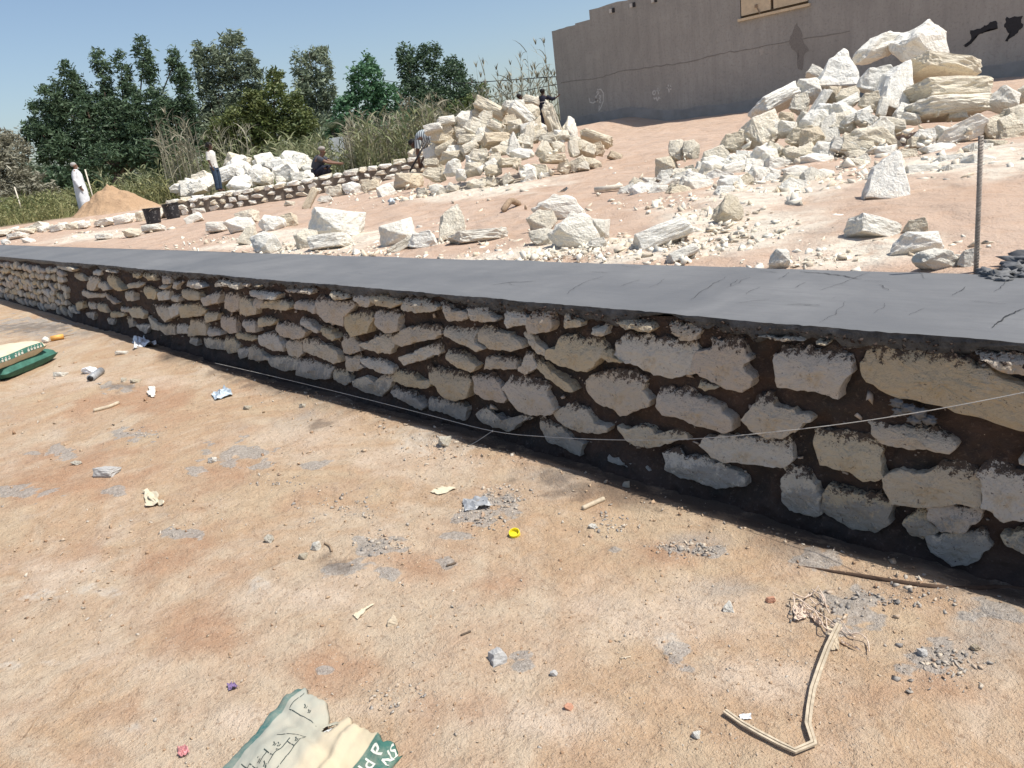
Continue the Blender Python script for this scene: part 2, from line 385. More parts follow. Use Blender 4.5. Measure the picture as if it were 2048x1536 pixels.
def blobs(lst, seed, soft=0):
    C = []
    for (a, b, w, h) in lst:
        c = PIX(a, b); u = (PIX(a+w, b)-PIX(a-w, b))[:2]/2; v = (PIX(a, b-h)-PIX(a, b+h))[:2]/2
        C.append((c[:2], np.linalg.inv(np.stack([u, v], 1)), max(np.linalg.norm(u), np.linalg.norm(v))*2.2))
    def fn(X, Y):
        out = np.zeros_like(X)
        wob = (fbm(X*14, Y*14, 5, seed)-.47)*2.6 if not soft else (fbm(X*3.5, Y*3.5, 6, seed)-.47)*3.2
        for c, inv, rad in C:
            msk = (np.abs(X-c[0]) < rad) & (np.abs(Y-c[1]) < rad)
            if not msk.any(): continue
            dx = X[msk]-c[0]; dy = Y[msk]-c[1]
            r = np.hypot(inv[0, 0]*dx+inv[0, 1]*dy, inv[1, 0]*dx+inv[1, 1]*dy) + wob[msk]
            out[msk] = np.maximum(out[msk], 1-sstep(.45 if not soft else -.1, 1.15 if not soft else 1.3, r))
        return out
    return fn
RED = [(280,800,190,40),(120,950,170,60),(480,950,110,32),(300,1120,230,60),(420,1250,160,60),(850,1140,100,40),(1050,1170,130,40),(1320,1110,100,36),(950,1430,110,40),(1750,1400,130,40),(650,1330,160,50),(200,1420,200,50),(640,900,90,24)]
PALE = [(700,880,170,46),(850,950,150,36),(150,760,200,26),(1250,1250,260,80),(600,1190,110,34),(100,1140,150,40),(1480,1360,210,60),(330,1330,150,40),(1150,1450,160,50),(520,1440,120,40)]
GREYS = [(1700,1200,180,46),(1120,965,130,36),(1350,1085,130,28),(60,665,150,20),(1960,1300,140,80),(960,1000,90,28),(560,840,120,22),(1500,1180,110,26)]
red_f, pale_f, grey_f = blobs(RED, 311, 1.5), blobs(PALE, 321, 1.5), blobs(GREYS, 331, 1.5)
cem_f, chk_f, dark_spot_f = blobs(CEM, 41), blobs(CHK, 51), blobs(DARK_SPOTS, 61)
def dark_tone_f(X, Y):  # darkens the dirt towards the wall foot and in scattered spots
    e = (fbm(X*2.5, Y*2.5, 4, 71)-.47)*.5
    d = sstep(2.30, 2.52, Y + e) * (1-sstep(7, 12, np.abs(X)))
    return np.maximum(d, dark_spot_f(X, Y)*.55)
def lower_z(X, Y): return lower_base(X, Y) + .010*cem_f(X, Y)*fbm(X*40, Y*40, 3, 15)
def axis(fine0, fine1, step, lo, hi, g=1.25):
    a = list(np.arange(fine0, fine1+step/2, step)); d = step
    while a[-1] < hi: d *= g; a.append(a[-1]+d)
    d = step
    while a[0] > lo: d *= g; a.insert(0, a[0]-d)
    return np.array(a)
ys = axis(-.1, 2.80, .0135, -400, 2.79, 1.2); ys = ys[ys <= 2.82]
xs = np.concatenate([axis(-5.2, .3, .0135, -5.2, 400, 1.2)]); d = .0135; left = [-5.2]
while left[0] > -500: d = min(d*1.012, 40) if left[0] > -40 else d*1.15; left.insert(0, left[0]-d)
xs = np.concatenate([np.array(left[:-1]), xs])
g = grid_mesh('lower_ground', xs, ys, lower_z, M['dirt'], dict(cement=cem_f, chalk=chk_f, dark_tone=dark_tone_f, red=red_f, pale=pale_f, greyd=grey_f)); tag(g, kind='structure')

ZCHK = [(1120,500,220,18),(640,490,190,22),(1450,470,220,40),(1420,430,90,28),(1750,500,200,30),(560,470,120,14),(1560,390,280,30),(960,375,160,20),(200,470,110,10),(450,495,80,7),(1900,330,200,40),(1300,510,200,14)]
def chalk_u():
    C = []
    for (a, b, w, h) in ZCHK:
        c, _ = hit(a, b); u = (hit(a+w, b-w*.13)[0]-c)[:2]; v = (hit(a, b-h)[0]-hit(a, b+h)[0])[:2]/2
        C.append((c[:2], np.linalg.inv(np.stack([u, v], 1))))
    def fn(X, Y):
        out = np.zeros_like(X); wob = (fbm(X*2.5, Y*2.5, 4, 81)-.47)*1.4
        msk = (np.hypot(X, Y) < 40)
        for c, inv in C:
            dx = X[msk]-c[0]; dy = Y[msk]-c[1]
            r = np.hypot(inv[0, 0]*dx+inv[0, 1]*dy, inv[1, 0]*dx+inv[1, 1]*dy)+wob[msk]
            out[msk] = np.maximum(out[msk], (1-sstep(.4, 1.2, r))*.95)
        return out
    return fn
def green_u(X, Y):
    b = behind_low(X, Y); return sstep(1.0, 3.5, b+(fbm(X, Y, 3, 91)-.5)*2)*(1-sstep(-17.5, -15, X-.4*(Y-13)))*.85
ysu = axis(3.50, 13, .055, 3.50, 600, 1.06)
xsu = axis(-14, 1.5, .07, -600, 300, 1.05)
g = grid_mesh('sand_ground', xsu, ysu, upper_detail, M['sand'], dict(chalk=chalk_u(), green=green_u)); tag(g, kind='structure')

# ------------------------------------------------------------------ the retaining wall
wall = empty('stone_retaining_wall', (-3, YW, 0))
tag(wall, 'long low wall of rough pale stones in brown mortar under a smooth wet cement top', 'stone wall')
WP = Vector((-3, YW, 0))
# core and mortar face
xs_m = np.concatenate([-np.geomspace(1, 70, 10)[::-1][:-1]*1.0-11.2, np.arange(-12, -5, .03), np.arange(-5, 1.0, .011), np.array([1.5, 3, 6, 10])]); xs_m = np.unique(xs_m)
zs_m = np.linspace(-.25, ZC-.03, 84)
Xm, Zm = np.meshgrid(xs_m, zs_m)
Ym = YW + .026 + (fbm(Xm*6, Zm*6, 4, 101)-.47)*.06 + (fbm(Xm*26, Zm*26, 4, 111)-.47)*.045 - .06*(1-sstep(-.05, .14, Zm))*(.4+fbm(Xm*2, Zm*0, 3, 17))
Vm = np.stack([Xm.ravel()+3, Ym.ravel()-YW, Zm.ravel()], 1); nx = len(xs_m)
ii = (np.arange(len(zs_m)-1)[:, None]*nx+np.arange(nx-1)[None, :]).ravel()
np_mesh('mortar', Vm, np.stack([ii, ii+1, ii+1+nx, ii+nx], 1), M['mortar'], wall, True)
V, F = box_vf((-27, .55, .27), (80, .80, 1.0)); mk('rubble_core', V, F, M['mortar'], wall)

R5 = (0, 480, 500/2048); R6 = (400, 500, 600/2048); R7 = (950, 550, 600/2048); R8 = (1448, 600, 600/2048); FU = (0, 0, 1)
STONES = {
 R7: [
 [(0,200),(90,225),(100,260),(165,305),(60,312),(0,270),(-30,230)],
 [(217,235),(300,240),(330,275),(385,280),(375,330),(240,352),(222,310)],
 [(390,240),(540,235),(535,300),(550,350),(530,375),(400,385),(387,330)],
 [(615,240),(640,250),(660,300),(745,310),(740,345),(640,348),(620,300)],
 [(820,350),(890,345),(910,400),(870,405),(830,390)],
 [(975,250),(1120,260),(1175,310),(1238,355),(1210,370),(1060,360),(970,315)],
 [(1325,270),(1540,262),(1555,340),(1530,435),(1440,438),(1350,390),(1325,330)],
 [(30,355),(120,360),(335,450),(345,490),(270,505),(130,495),(50,450)],
 [(330,365),(365,375),(420,440),(490,500),(495,540),(450,530),(380,460),(330,400)],
 [(100,560),(130,545),(290,560),(310,630),(90,632)],
 [(345,510),(400,560),(435,620),(400,650),(360,675),(315,640),(350,590)],
 [(400,550),(480,610),(560,680),(640,720),(690,780),(630,785),(540,720),(440,630)],
 [(575,420),(750,425),(850,440),(895,500),(860,570),(790,640),(720,640),(600,600),(505,560),(500,510),(570,500)],
 [(900,490),(930,485),(975,555),(1035,580),(960,580),(895,550)],
 [(980,450),(1040,410),(1250,420),(1480,440),(1500,540),(1505,660),(1350,690),(1230,670),(1110,600),(1040,580),(975,540)],
 [(1620,440),(1780,420),(1840,500),(1885,580),(1840,620),(1915,690),(1890,750),(1820,780),(1740,755),(1600,700),(1510,640),(1510,560),(1560,510),(1615,510)],
 [(1550,710),(1600,705),(1690,750),(1600,768),(1555,750)],
 [(15,690),(130,675),(180,730),(240,830),(225,860),(100,830),(40,790)],
 [(265,690),(400,710),(495,745),(500,810),(555,910),(530,940),(430,942),(330,910),(280,850),(220,760)],
 [(780,760),(800,690),(930,650),(1080,640),(1160,690),(1160,780),(1215,840),(1200,880),(1080,920),(1015,950),(970,890),(870,870),(800,800)],
 [(1280,775),(1360,770),(1500,800),(1620,850),(1700,920),(1770,970),(1775,1040),(1720,1055),(1600,1020),(1460,970),(1330,930),(1275,880)],
 [(545,940),(600,900),(680,870),(760,910),(820,1000),(930,1030),(920,1060),(820,1065),(680,1050),(580,990)],
 [(40,940),(75,890),(130,950),(190,960),(250,1000),(330,950),(400,945),(390,970),(320,1000),(275,1055),(200,1030),(100,1000)],
 [(440,955),(520,1000),(620,1050),(680,1110),(760,1130),(740,1215),(660,1180),(520,1120),(470,1040)],
 [(1000,1020),(1060,1060),(1120,1030),(1220,1040),(1280,1080),(1400,1030),(1440,1080),(1450,1125),(1330,1140),(1210,1170),(1110,1145),(1050,1090)],
 [(925,1210),(1000,1240),(1090,1270),(1180,1280),(1215,1320),(1150,1340),(1050,1300),(940,1260)],
 [(1320,1210),(1400,1180),(1450,1240),(1600,1260),(1720,1310),(1830,1380),(1835,1430),(1660,1440),(1560,1390),(1430,1370),(1330,1310)]],
 R8: [
 [(370,400),(420,330),(640,340),(780,345),(860,380),(880,430),(830,560),(795,645),(720,620),(560,590),(410,570),(390,480)],
 [(255,240),(330,225),(550,250),(560,270),(400,262)],[(655,270),(735,275),(730,293),(660,290)],
 [(990,270),(1080,270),(1120,340),(1260,310),(1400,330),(1550,370),(1700,430),(1850,500),(1960,560),(2120,640),(2140,860),(1950,840),(1800,780),(1600,730),(1500,690),(1350,660),(1230,650),(1090,600),(970,520),(950,430)],
 [(1700,350),(1830,300),(1950,330),(2100,320),(2160,420),(2120,500),(1950,470),(1850,420)],
 [(145,800),(230,700),(240,640),(300,640),(380,740),(480,745),(605,800),(500,880),(400,920),(310,920),(220,870)],
 [(-140,980),(-100,940),(0,935),(250,945),(440,955),(465,1085),(390,1130),(250,1105),(0,1085),(-60,1060)],
 [(620,895),(720,910),(860,910),(980,920),(1090,1000),(1085,1150),(1110,1190),(1040,1220),(960,1210),(850,1150),(680,1110),(650,1000)],
 [(1005,835),(1150,850),(1200,860),(1290,880),(1440,890),(1520,930),(1590,980),(1550,1030),(1400,1000),(1250,1005),(1100,970),(1030,900)],
 [(425,1130),(500,1140),(620,1240),(660,1330),(680,1440),(620,1440),(480,1410),(425,1330)],
 [(690,1320),(730,1270),(860,1290),(950,1330),(1060,1290),(1150,1380),(1150,1500),(1050,1560),(900,1530),(740,1460),(690,1420)],
 [(1105,1200),(1230,1150),(1380,1180),(1480,1090),(1620,1080),(1720,1140),(1760,1250),(1750,1390),(1600,1370),(1480,1390),(1300,1390),(1170,1370),(1130,1290)],
 [(1770,1130),(1850,1090),(1960,1150),(2120,1180),(2140,1400),(2060,1470),(1930,1480),(1860,1420),(1790,1390),(1780,1230)],
 [(1400,1400),(1560,1390),(1750,1400),(1740,1500),(1640,1560),(1500,1550),(1420,1480)],
 [(1260,1500),(1330,1420),(1400,1430),(1410,1500),(1480,1560),(1380,1610),(1290,1580)],
 [(2025,1060),(2120,1040),(2130,1110),(2040,1100)],[(2070,560),(2200,560),(2260,700),(2180,760),(2090,640)],[(2110,900),(2260,860),(2300,1000),(2180,1040)]],
 FU: [[(1860,1072),(1905,1062),(1960,1066),(1985,1095),(1950,1122),(1910,1128),(1870,1100)],[(2008,1070),(2040,1062),(2075,1075),(2070,1108),(2020,1090)]],
 R6: [
 [(118,180),(215,185),(280,220),(290,260),(220,240),(125,245)],[(400,215),(430,225),(425,248),(400,240)],[(300,210),(355,230),(345,245),(305,240)],
 [(35,325),(140,280),(150,350),(60,375)],[(175,300),(270,300),(275,400),(240,420),(190,395)],[(275,305),(330,320),(400,390),(405,430),(340,445),(290,430)],
 [(340,280),(430,275),(550,300),(550,328),(440,328),(350,300)],[(360,325),(440,345),(425,400),(390,380)],[(425,365),(500,335),(600,335),(640,385),(610,405),(500,395),(430,390)],
 [(580,270),(690,265),(690,285),(620,287)],[(705,255),(770,250),(785,290),(710,290)],[(670,350),(730,340),(810,370),(820,420),(760,405),(675,390)],
 [(820,300),(880,330),(960,350),(1060,350),(1050,400),(1000,450),(1000,510),(900,480),(830,430),(810,360)],
 [(895,245),(960,260),(1010,280),(1035,320),(960,335),(905,290)],[(835,240),(880,240),(890,272),(840,268)],[(1065,275),(1150,295),(1180,340),(1165,380),(1110,375),(1068,330)],
 [(1170,260),(1290,285),(1390,350),(1340,385),(1230,370),(1180,320)],[(1385,300),(1480,315),(1560,330),(1650,385),(1620,410),(1520,418),(1400,400)],
 [(1650,345),(1690,360),(1740,410),(1850,430),(1840,465),(1730,478)],[(1835,375),(1900,400),(1960,420),(2040,470),(1960,482),(1890,465)],
 [(1010,450),(1140,400),(1205,460),(1170,550),(1060,585),(1015,520)],[(1210,420),(1330,410),(1375,440),(1380,540),(1300,555),(1240,510)],
 [(1340,590),(1400,540),(1520,510),(1620,505),(1660,570),(1600,600),(1500,615),(1410,645),(1350,630)],
 [(1670,520),(1780,530),(1890,545),(1900,620),(1970,660),(1920,675),(1800,630),(1690,580)],
 [(145,450),(235,460),(255,560),(210,565),(165,520)],[(300,475),(390,480),(405,555),(350,545),(310,510)],[(50,430),(130,420),(135,470),(75,490)],[(60,525),(150,545),(165,575),(100,580)],
 [(415,460),(520,460),(520,500),(430,520)],[(530,490),(600,500),(690,510),(735,560),(720,590),(640,600),(570,580),(530,540)],
 [(705,465),(760,495),(830,540),(820,560),(750,530),(710,500)],[(830,510),(900,540),(970,590),(940,602),(870,580),(835,545)],
 [(985,580),(1030,570),(1100,650),(1110,685),(1030,705),(990,690)],[(1120,635),(1180,620),(1240,580),(1340,570),(1335,660),(1310,700),(1240,690),(1160,665)],
 [(180,580),(220,600),(275,650),(270,690),(210,700),(190,650)],[(255,565),(330,575),(400,600),(380,615),(270,600)],[(40,600),(130,600),(185,640),(170,680),(60,660)],
 [(420,580),(520,555),(550,600),(595,650),(590,680),(520,675),(440,640)],[(600,620),(690,620),(710,700),(690,725),(630,715)],
 [(715,620),(770,590),(850,640),(960,690),(985,750),(930,765),(830,720),(720,690)],[(1395,720),(1500,690),(1620,620),(1640,700),(1560,735),(1420,775)],
 [(1705,680),(1780,690),(1850,740),(1915,780),(1880,820),(1790,790),(1715,730)],[(1010,730),(1095,720),(1100,770),(1135,800),(1060,825),(1015,810)],
 [(1110,730),(1230,740),(1330,800),(1335,835),(1270,835),(1160,790)],[(275,670),(350,665),(345,720),(300,735)],[(355,650),(420,680),(490,735),(440,750),(360,735)],
 [(490,725),(600,735),(685,730),(685,810),(600,815),(530,780)],[(695,735),(780,760),(910,800),(900,870),(800,870),(700,840)],[(915,810),(1000,830),(1045,890),(1010,915),(940,880)],
 [(1080,880),(1150,860),(1215,900),(1260,850),(1330,840),(1310,930),(1260,990),(1160,960),(1090,920)],[(1335,820),(1450,830),(1500,880),(1600,900),(1570,935),(1450,925),(1345,890)],
 [(1555,780),(1640,820),(1800,830),(1865,890),(1850,990),(1770,1010),(1690,990),(1600,880)],[(1325,930),(1420,960),(1520,1010),(1560,1060),(1540,1075),(1440,1030),(1330,970)],
 [(1570,1010),(1700,1030),(1820,1060),(1825,1150),(1720,1120),(1590,1080)]],
 R5: [
 [(440,190),(540,200),(630,230),(620,250),(520,240),(450,225)],[(600,265),(690,285),(730,325),(680,330),(620,300)],[(735,290),(800,300),(820,330),(790,410),(735,400)],
 [(820,330),(870,350),(915,400),(870,410),(820,380)],[(880,270),(950,300),(1000,370),(1040,400),(990,410),(930,380),(890,330)],[(880,225),(950,235),(965,270),(900,255)],
 [(1090,260),(1160,280),(1150,310),(1100,300)],[(1175,260),(1280,275),(1300,325),(1230,320),(1190,290)],[(1330,290),(1400,285),(1420,350),(1360,355)],
 [(1070,360),(1130,340),(1190,350),(1150,385),(1090,390)],[(1040,420),(1100,410),(1130,490),(1080,490)],[(1195,360),(1250,390),(1295,420),(1290,480),(1240,470),(1210,420)],
 [(1305,430),(1400,400),(1415,480),(1320,490)],[(1490,410),(1560,400),(1650,430),(1675,480),(1570,485),(1520,460)],[(1540,320),(1640,340),(1700,380),(1640,395),(1560,370)],
 [(1680,480),(1800,430),(1820,510),(1700,530)],[(1430,440),(1480,460),(1490,500),(1440,490)],[(1270,530),(1380,525),(1430,630),(1380,660),(1320,600)],[(1410,550),(1480,500),(1495,600),(1440,630)],
 [(1505,540),(1620,510),(1690,580),(1670,615),(1530,625)],[(1700,590),(1790,600),(1760,660),(1720,660)],[(1075,560),(1140,540),(1200,600),(1190,640),(1110,625)],
 [(1000,545),(1060,560),(1080,595),(1020,580)],[(930,590),(1020,590),(1030,620),(950,630)],[(1210,600),(1250,650),(1310,700),(1310,735),(1260,720)],[(1030,625),(1090,640),(1120,700),(1070,715)],
 [(1570,650),(1680,640),(1710,770),(1560,780)],[(1460,680),(1540,700),(1555,760),(1480,760)],[(1320,700),(1430,690),(1450,770),(1380,770)],[(1130,700),(1240,690),(1210,765),(1160,740)],
 [(1715,710),(1790,730),(1830,770),(1740,775)],[(710,600),(780,590),(790,650),(730,630)],[(690,400),(735,430),(860,450),(840,470),(740,470),(700,440)],
 [(850,420),(920,480),(980,510),(960,520),(890,480)],[(720,510),(780,520),(800,560),(750,560)],[(810,510),(870,520),(900,590),(840,570)],[(630,520),(690,490),(705,550),(650,580)],
 [(560,530),(610,560),(650,600),(600,590)],[(1560,790),(1630,810),(1640,860),(1590,840)],[(780,250),(830,245),(835,285),(790,280)],[(1430,330),(1480,340),(1470,400),(1435,390)],
 [(880,640),(940,650),(950,690),(900,680)],[(1340,360),(1400,370),(1390,395),(1330,390)]],
}
def stone_mesh(poly, proud, seed, fine=.012):
    """poly: (x,z) outline in metres, made into a stone bedded in the mortar with a worn rim and a rough face."""
    rs = random.Random(seed)
    P = [Vector((p[0], p[1])) for p in poly]; per = sum((P[i]-P[i-1]).length for i in range(len(P)))
    step = max(fine, per/(64 if fine < .02 else 26)); pts = []
    zmin = min(p.y for p in P); zmax = max(p.y for p in P); h = max(zmax-zmin, .01)
    cen = sum(P, Vector((0, 0)))/len(P)
    for i in range(len(P)):
        a, b = P[i], P[(i+1) % len(P)]; n = max(1, int((b-a).length/step)); nr = Vector(((b-a).y, -(b-a).x))
        if nr.length > 0: nr.normalize()
        for k in range(n):
            q = a.lerp(b, k/n); top = max(0, min(1, (q.y-zmin)/h*1.6-.55))
            amp = step*(.16+.4*top)
            q = q + nr*(rs.uniform(-amp, amp)*.6 + (mnoise.fractal(Vector((q.x*30, q.y*30, seed*1.3)), 1, 2, 5)*(.009+.017*top) if fine < .02 else 0)); pts.append(q)
    # soften corners once
    n = len(pts); pts = [pts[i]*.84+(pts[i-1]+pts[(i+1) % n])*.08 for i in range(n)]; pts = [cen+(q-cen)*1.06 for q in pts]
    V = []; F = []
    tilt = rs.uniform(-.25, .25); tx = rs.uniform(-.12, .12)
    def face_y(q, d):
        nz = mnoise.fractal(Vector((q.x*9+seed, q.y*9, seed*.37)), 1.0, 2.0, 4)
        tf = max(0, min(1, (q.y-zmin)/h)); rec = (proud*.9+.012)*tf**3
        if fine < .02:
            v3 = Vector((q.x*11+seed, q.y*15, seed*.7)); vd = mnoise.voronoi(v3)[0]
            nz = nz + (vd[1]-vd[0])*.55-.25 + mnoise.fractal(Vector((q.x*45, q.y*45, seed)), 1, 2, 3)*.30
        return -(d + nz*.011 + (q.x-cen.x)*tx*.6) + rec
    ins = [1.0, 1.0, .975, .90, .5] if fine > .02 else [1.0, 1.0, .99, .955, .88, .78, .66, .53, .38, .2]
    dep = [-.09, proud*.62, proud*.92, proud*1.0, proud*1.06] if fine > .02 else [-.09, proud*.80, proud*.96]+[proud*(1.0+.006*i) for i in range(7)]
    for s, d in zip(ins, dep):
        for q in pts:
            c = cen + (q-cen)*s
            V.append(Vector((c.x, (.09 if d < 0 else face_y(c, d)), c.y)))
    V.append(Vector((cen.x, face_y(cen, proud*1.2), cen.y)))
    L = len(ins)
    for r in range(L-1):
        for i in range(n):
            j = (i+1) % n; F.append((r*n+i, r*n+j, (r+1)*n+j, (r+1)*n+i))
    for i in range(n): F.append(((L-1)*n+i, (L-1)*n+(i+1) % n, L*n))
    return V, F, cen
def orient(poly):
    a = sum(poly[i-1][0]*poly[i][1]-poly[i][0]*poly[i-1][1] for i in range(len(poly)))
    return poly if a > 0 else poly[::-1]
def add_stone(poly, proud, seed, fine=.012):
    if fine < .02: fine = .007
    V, F, cen = stone_mesh(orient(poly), proud, seed, fine)
    org = Vector((cen.x, 0, cen.y))
    me = mesh_data('stone', [v-org for v in V], F, fine > .02)
    at = me.attributes.new('foot', 'FLOAT', 'POINT')
    at.data.foreach_set('value', np.clip(1-(np.array([v.z for v in V])-.02)/.28, 0, 1).astype(np.float32))
    o = link('stone', me, M['wst'], wall); o.location = Vector((cen.x, YW, cen.y)) - WP
    return o
sid = 1
traced = []
for (ox, oy, sc), polys in STONES.items():
    for poly in polys:
        w = [on_y(ox+x*sc, oy+y*sc, YW) for x, y in poly]
        pz = [(p[0], min(p[2], ZC-.048)) for p in w]
        if max(p[1] for p in pz)-min(p[1] for p in pz) < .012: continue
        if (ox, oy, sc) == FU: pz = [(p[0], p[2]+.01) for p in w]
        add_stone(pz, rnd(.022, .05), sid); sid += 1
        traced.append((min(p[0] for p in pz), max(p[0] for p in pz)))
# the far stretch: five to six rough courses
far0 = on_y(126, 560, YW)[0]
x_end = far0
for c in range(6):
    z0 = .05 + c*.118; x = -17.6 + rnd(0, .2)
    while x < x_end - .05 + (c-3)*.06:
        w = rnd(.10, .34); h = rnd(.06, .125)
        sl = rnd(-.07, .03)
        poly = [(x, z0+rnd(0, .02)), (x+w*.5, z0-rnd(0, .02)+sl*.5), (x+w, z0+sl+rnd(-.01, .02)), (x+w*rnd(.93, 1.03), z0+h*.6+sl), (x+w*.7, z0+h+sl), (x+w*.3, z0+h*rnd(.8, 1.1)), (x-.01, z0+h*.6)]
        add_stone(poly, rnd(.02, .05), sid, .03); sid += 1
        x += w + rnd(.03, .07)
n = 420; X = -RNG.uniform(0, 1, n)**1.3*9+.1; Zs = RNG.uniform(.03, ZC-.1, n); S_ = .004+.02*RNG.uniform(0, 1, n)**3
PGAL = np.stack([X+3, RNG.uniform(.0, .03, n), Zs], 1); SGAL = S_
# loose boulder and clods at the foot of the wall are separate things further down

# cement cap
cx = np.unique(np.concatenate([-np.geomspace(1, 56, 14)[::-1]*1.0-10.5, np.arange(-11.5, .8, .022), np.array([1.2, 2, 4, 8, 12])]))
edge_n = (fbm(cx*5, cx*0, 4, 201)-.47)*.035 + (fbm(cx*30, cx*0+1, 3, 203)-.47)*.022; low_n = (fbm(cx*4, cx*0+5, 4, 211)-.47)*.07 + (fbm(cx*23, cx*0+9, 3, 213)-.47)*.03
back_n = (fbm(cx*2.2, cx*0+2, 4, 221)-.47)*.07 + (fbm(cx*12, cx*0+2, 3, 226)-.47)*.03
top_n = lambda y: (fbm(cx*1.3, cx*0+y*2, 3, 231)-.47)*.014
yb_line = YB - .10*(1-sstep(-12, -1, cx))*0 + np.where(cx < -8, -.05, 0)
front = -.012+edge_n*.8
prof = [(front, ZC-.002+top_n(0)-.004*np.abs(edge_n)*20)]
for yy in np.linspace(.0, YB-YW-.03, 18): prof.append((yy+.004+(edge_n*.3 if yy < .05 else 0), ZC+top_n(yy)+.004*sin(yy*3)+(fbm(cx*9, cx*0+yy*9, 3, 245)-.47)*.005))
prof.append((yb_line-YW+back_n, ZC-.004+top_n(.9)))
prof.append((yb_line-YW+back_n+.03, np.full_like(cx, ZC-.09)))
def sweep(name, prof, mat, smooth=True):
    Vc = np.concatenate([np.stack([cx+3, np.broadcast_to(a_, cx.shape), np.broadcast_to(b_, cx.shape)], 1) for a_, b_ in prof]); nx = len(cx)
    ii = (np.arange(len(prof)-1)[:, None]*nx+np.arange(nx-1)[None, :]).ravel()
    return np_mesh(name, Vc, np.stack([ii, ii+1, ii+1+nx, ii+nx], 1), mat, wall, smooth)
capo = sweep('cement_cap', prof, M['cap']); capo['label'] = 'smooth wet grey cement top of the wall'
fr = []
for j in range(9):
    t_ = j/8; zz = ZC-.002+top_n(0)-.004*np.abs(edge_n)*20 - t_*(.058-low_n*1.9)
    rough = (fbm(cx*34, cx*0+j*.9, 3, 250)-.47)*.026*sin(pi*min(1, .15+t_)) + (fbm(cx*7, cx*0+j*.5, 3, 260)-.47)*.03*t_
    fr.append((front+rough+.02*t_**2, zz))
fr.insert(0, (np.full_like(cx, .03), fr[0][1]-.012)); fr[0], fr[1] = fr[1], fr[1]
fr = fr[1:] + [(np.full_like(cx, .06), fr[-1][1]+.01)]
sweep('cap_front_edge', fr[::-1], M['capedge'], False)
# ragged crumbs of mortar hanging along the front edge of the cap
def chip_set(P, S, seed, flat=.7):
    """many little faceted lumps: centres P, sizes S"""
    rg = np.random.default_rng(seed); n = len(P)
    base = np.array([[x, y, z] for z in (-1, 1) for y in (-1, 1) for x in (-1, 1)], float)*.72
    tri = np.array([[0,2,3],[0,3,1],[4,5,7],[4,7,6],[0,1,5],[0,5,4],[2,6,7],[2,7,3],[0,4,6],[0,6,2],[1,3,7],[1,7,5]])
    B = base[None]*rg.uniform(.12, 1.45, (n, 8, 3))
    B = B*np.stack([rg.uniform(.7, 1.5, n), rg.uniform(.6, 1.1, n), rg.uniform(.3, .9, n)*flat], 1)[:, None, :]
    q = rg.normal(size=(n, 4)); q[:, 1:3] *= .35; q /= np.linalg.norm(q, axis=1)[:, None]
    w, x, y, z = q.T
    Rm = np.stack([1-2*(y*y+z*z), 2*(x*y-z*w), 2*(x*z+y*w), 2*(x*y+z*w), 1-2*(x*x+z*z), 2*(y*z-x*w), 2*(x*z-y*w), 2*(y*z+x*w), 1-2*(x*x+y*y)], 1).reshape(n, 3, 3)
    Vv = np.einsum('nij,nkj->nki', Rm, B)*np.asarray(S)[:, None, None] + np.asarray(P)[:, None, :]
    Ff = tri[None]+(np.arange(n)*8)[:, None, None]
    return Vv.reshape(-1, 3), Ff.reshape(-1, 3)
n = 2200; X = -RNG.uniform(.15, 1, n)**1.6*10+.3
P = np.stack([X+3, RNG.uniform(-.045, .0, n), ZC-RNG.uniform(.02, .085, n)], 1)
Vv, Ff = chip_set(P, (.002+.009*RNG.uniform(0, 1, n)**3), 5); o = np_mesh('mortar_crumbs', Vv, Ff, M['mortar'], wall); o['kind'] = 'stuff'
# hairline cracks and trowel marks in the cap, flat dark ribbons coloured as the shade inside them
CR = [[(985,572),(1015,567),(1040,566),(1072,564)],[(1015,566),(1030,572),(1060,570)],[(1130,590),(1150,577),(1175,565),(1205,555)],[(1180,545),(1215,548)],[(1455,578),(1480,568),(1500,556)],
      [(1600,545),(1650,548),(1700,556),(1722,560)],[(1520,542),(1560,546)],[(1730,562),(1780,566)],[(1590,577),(1615,566)],[(1640,582),(1690,566),(1740,545)],[(1460,575),(1475,562)],
      [(1575,609),(1640,612)],[(1640,645),(1668,630),(1690,605)],[(1750,628),(1770,608)],[(1820,632),(1845,618)],[(1980,655),(2020,630),(2048,618)],[(1940,603),(2010,611)],[(1755,571),(1780,582)],
      [(1880,540),(1820,545),(1740,543)],[(1850,560),(1838,545)],[(1560,560),(1580,545)],[(1665,598),(1672,596)],[(1240,532),(1280,537)],[(755,541),(775,537)],[(716,548),(722,548)],[(1300,578),(1330,560)],[(1380,600),(1420,575),(1450,556)],[(1985,585),(2010,565)],[(1930,575),(1900,592)],[(2000,560),(2035,545)],[(1470,607),(1540,600)],[(1240,575),(1280,562)],[(1490,590),(1520,575)]]
Vk = []; Fk = []
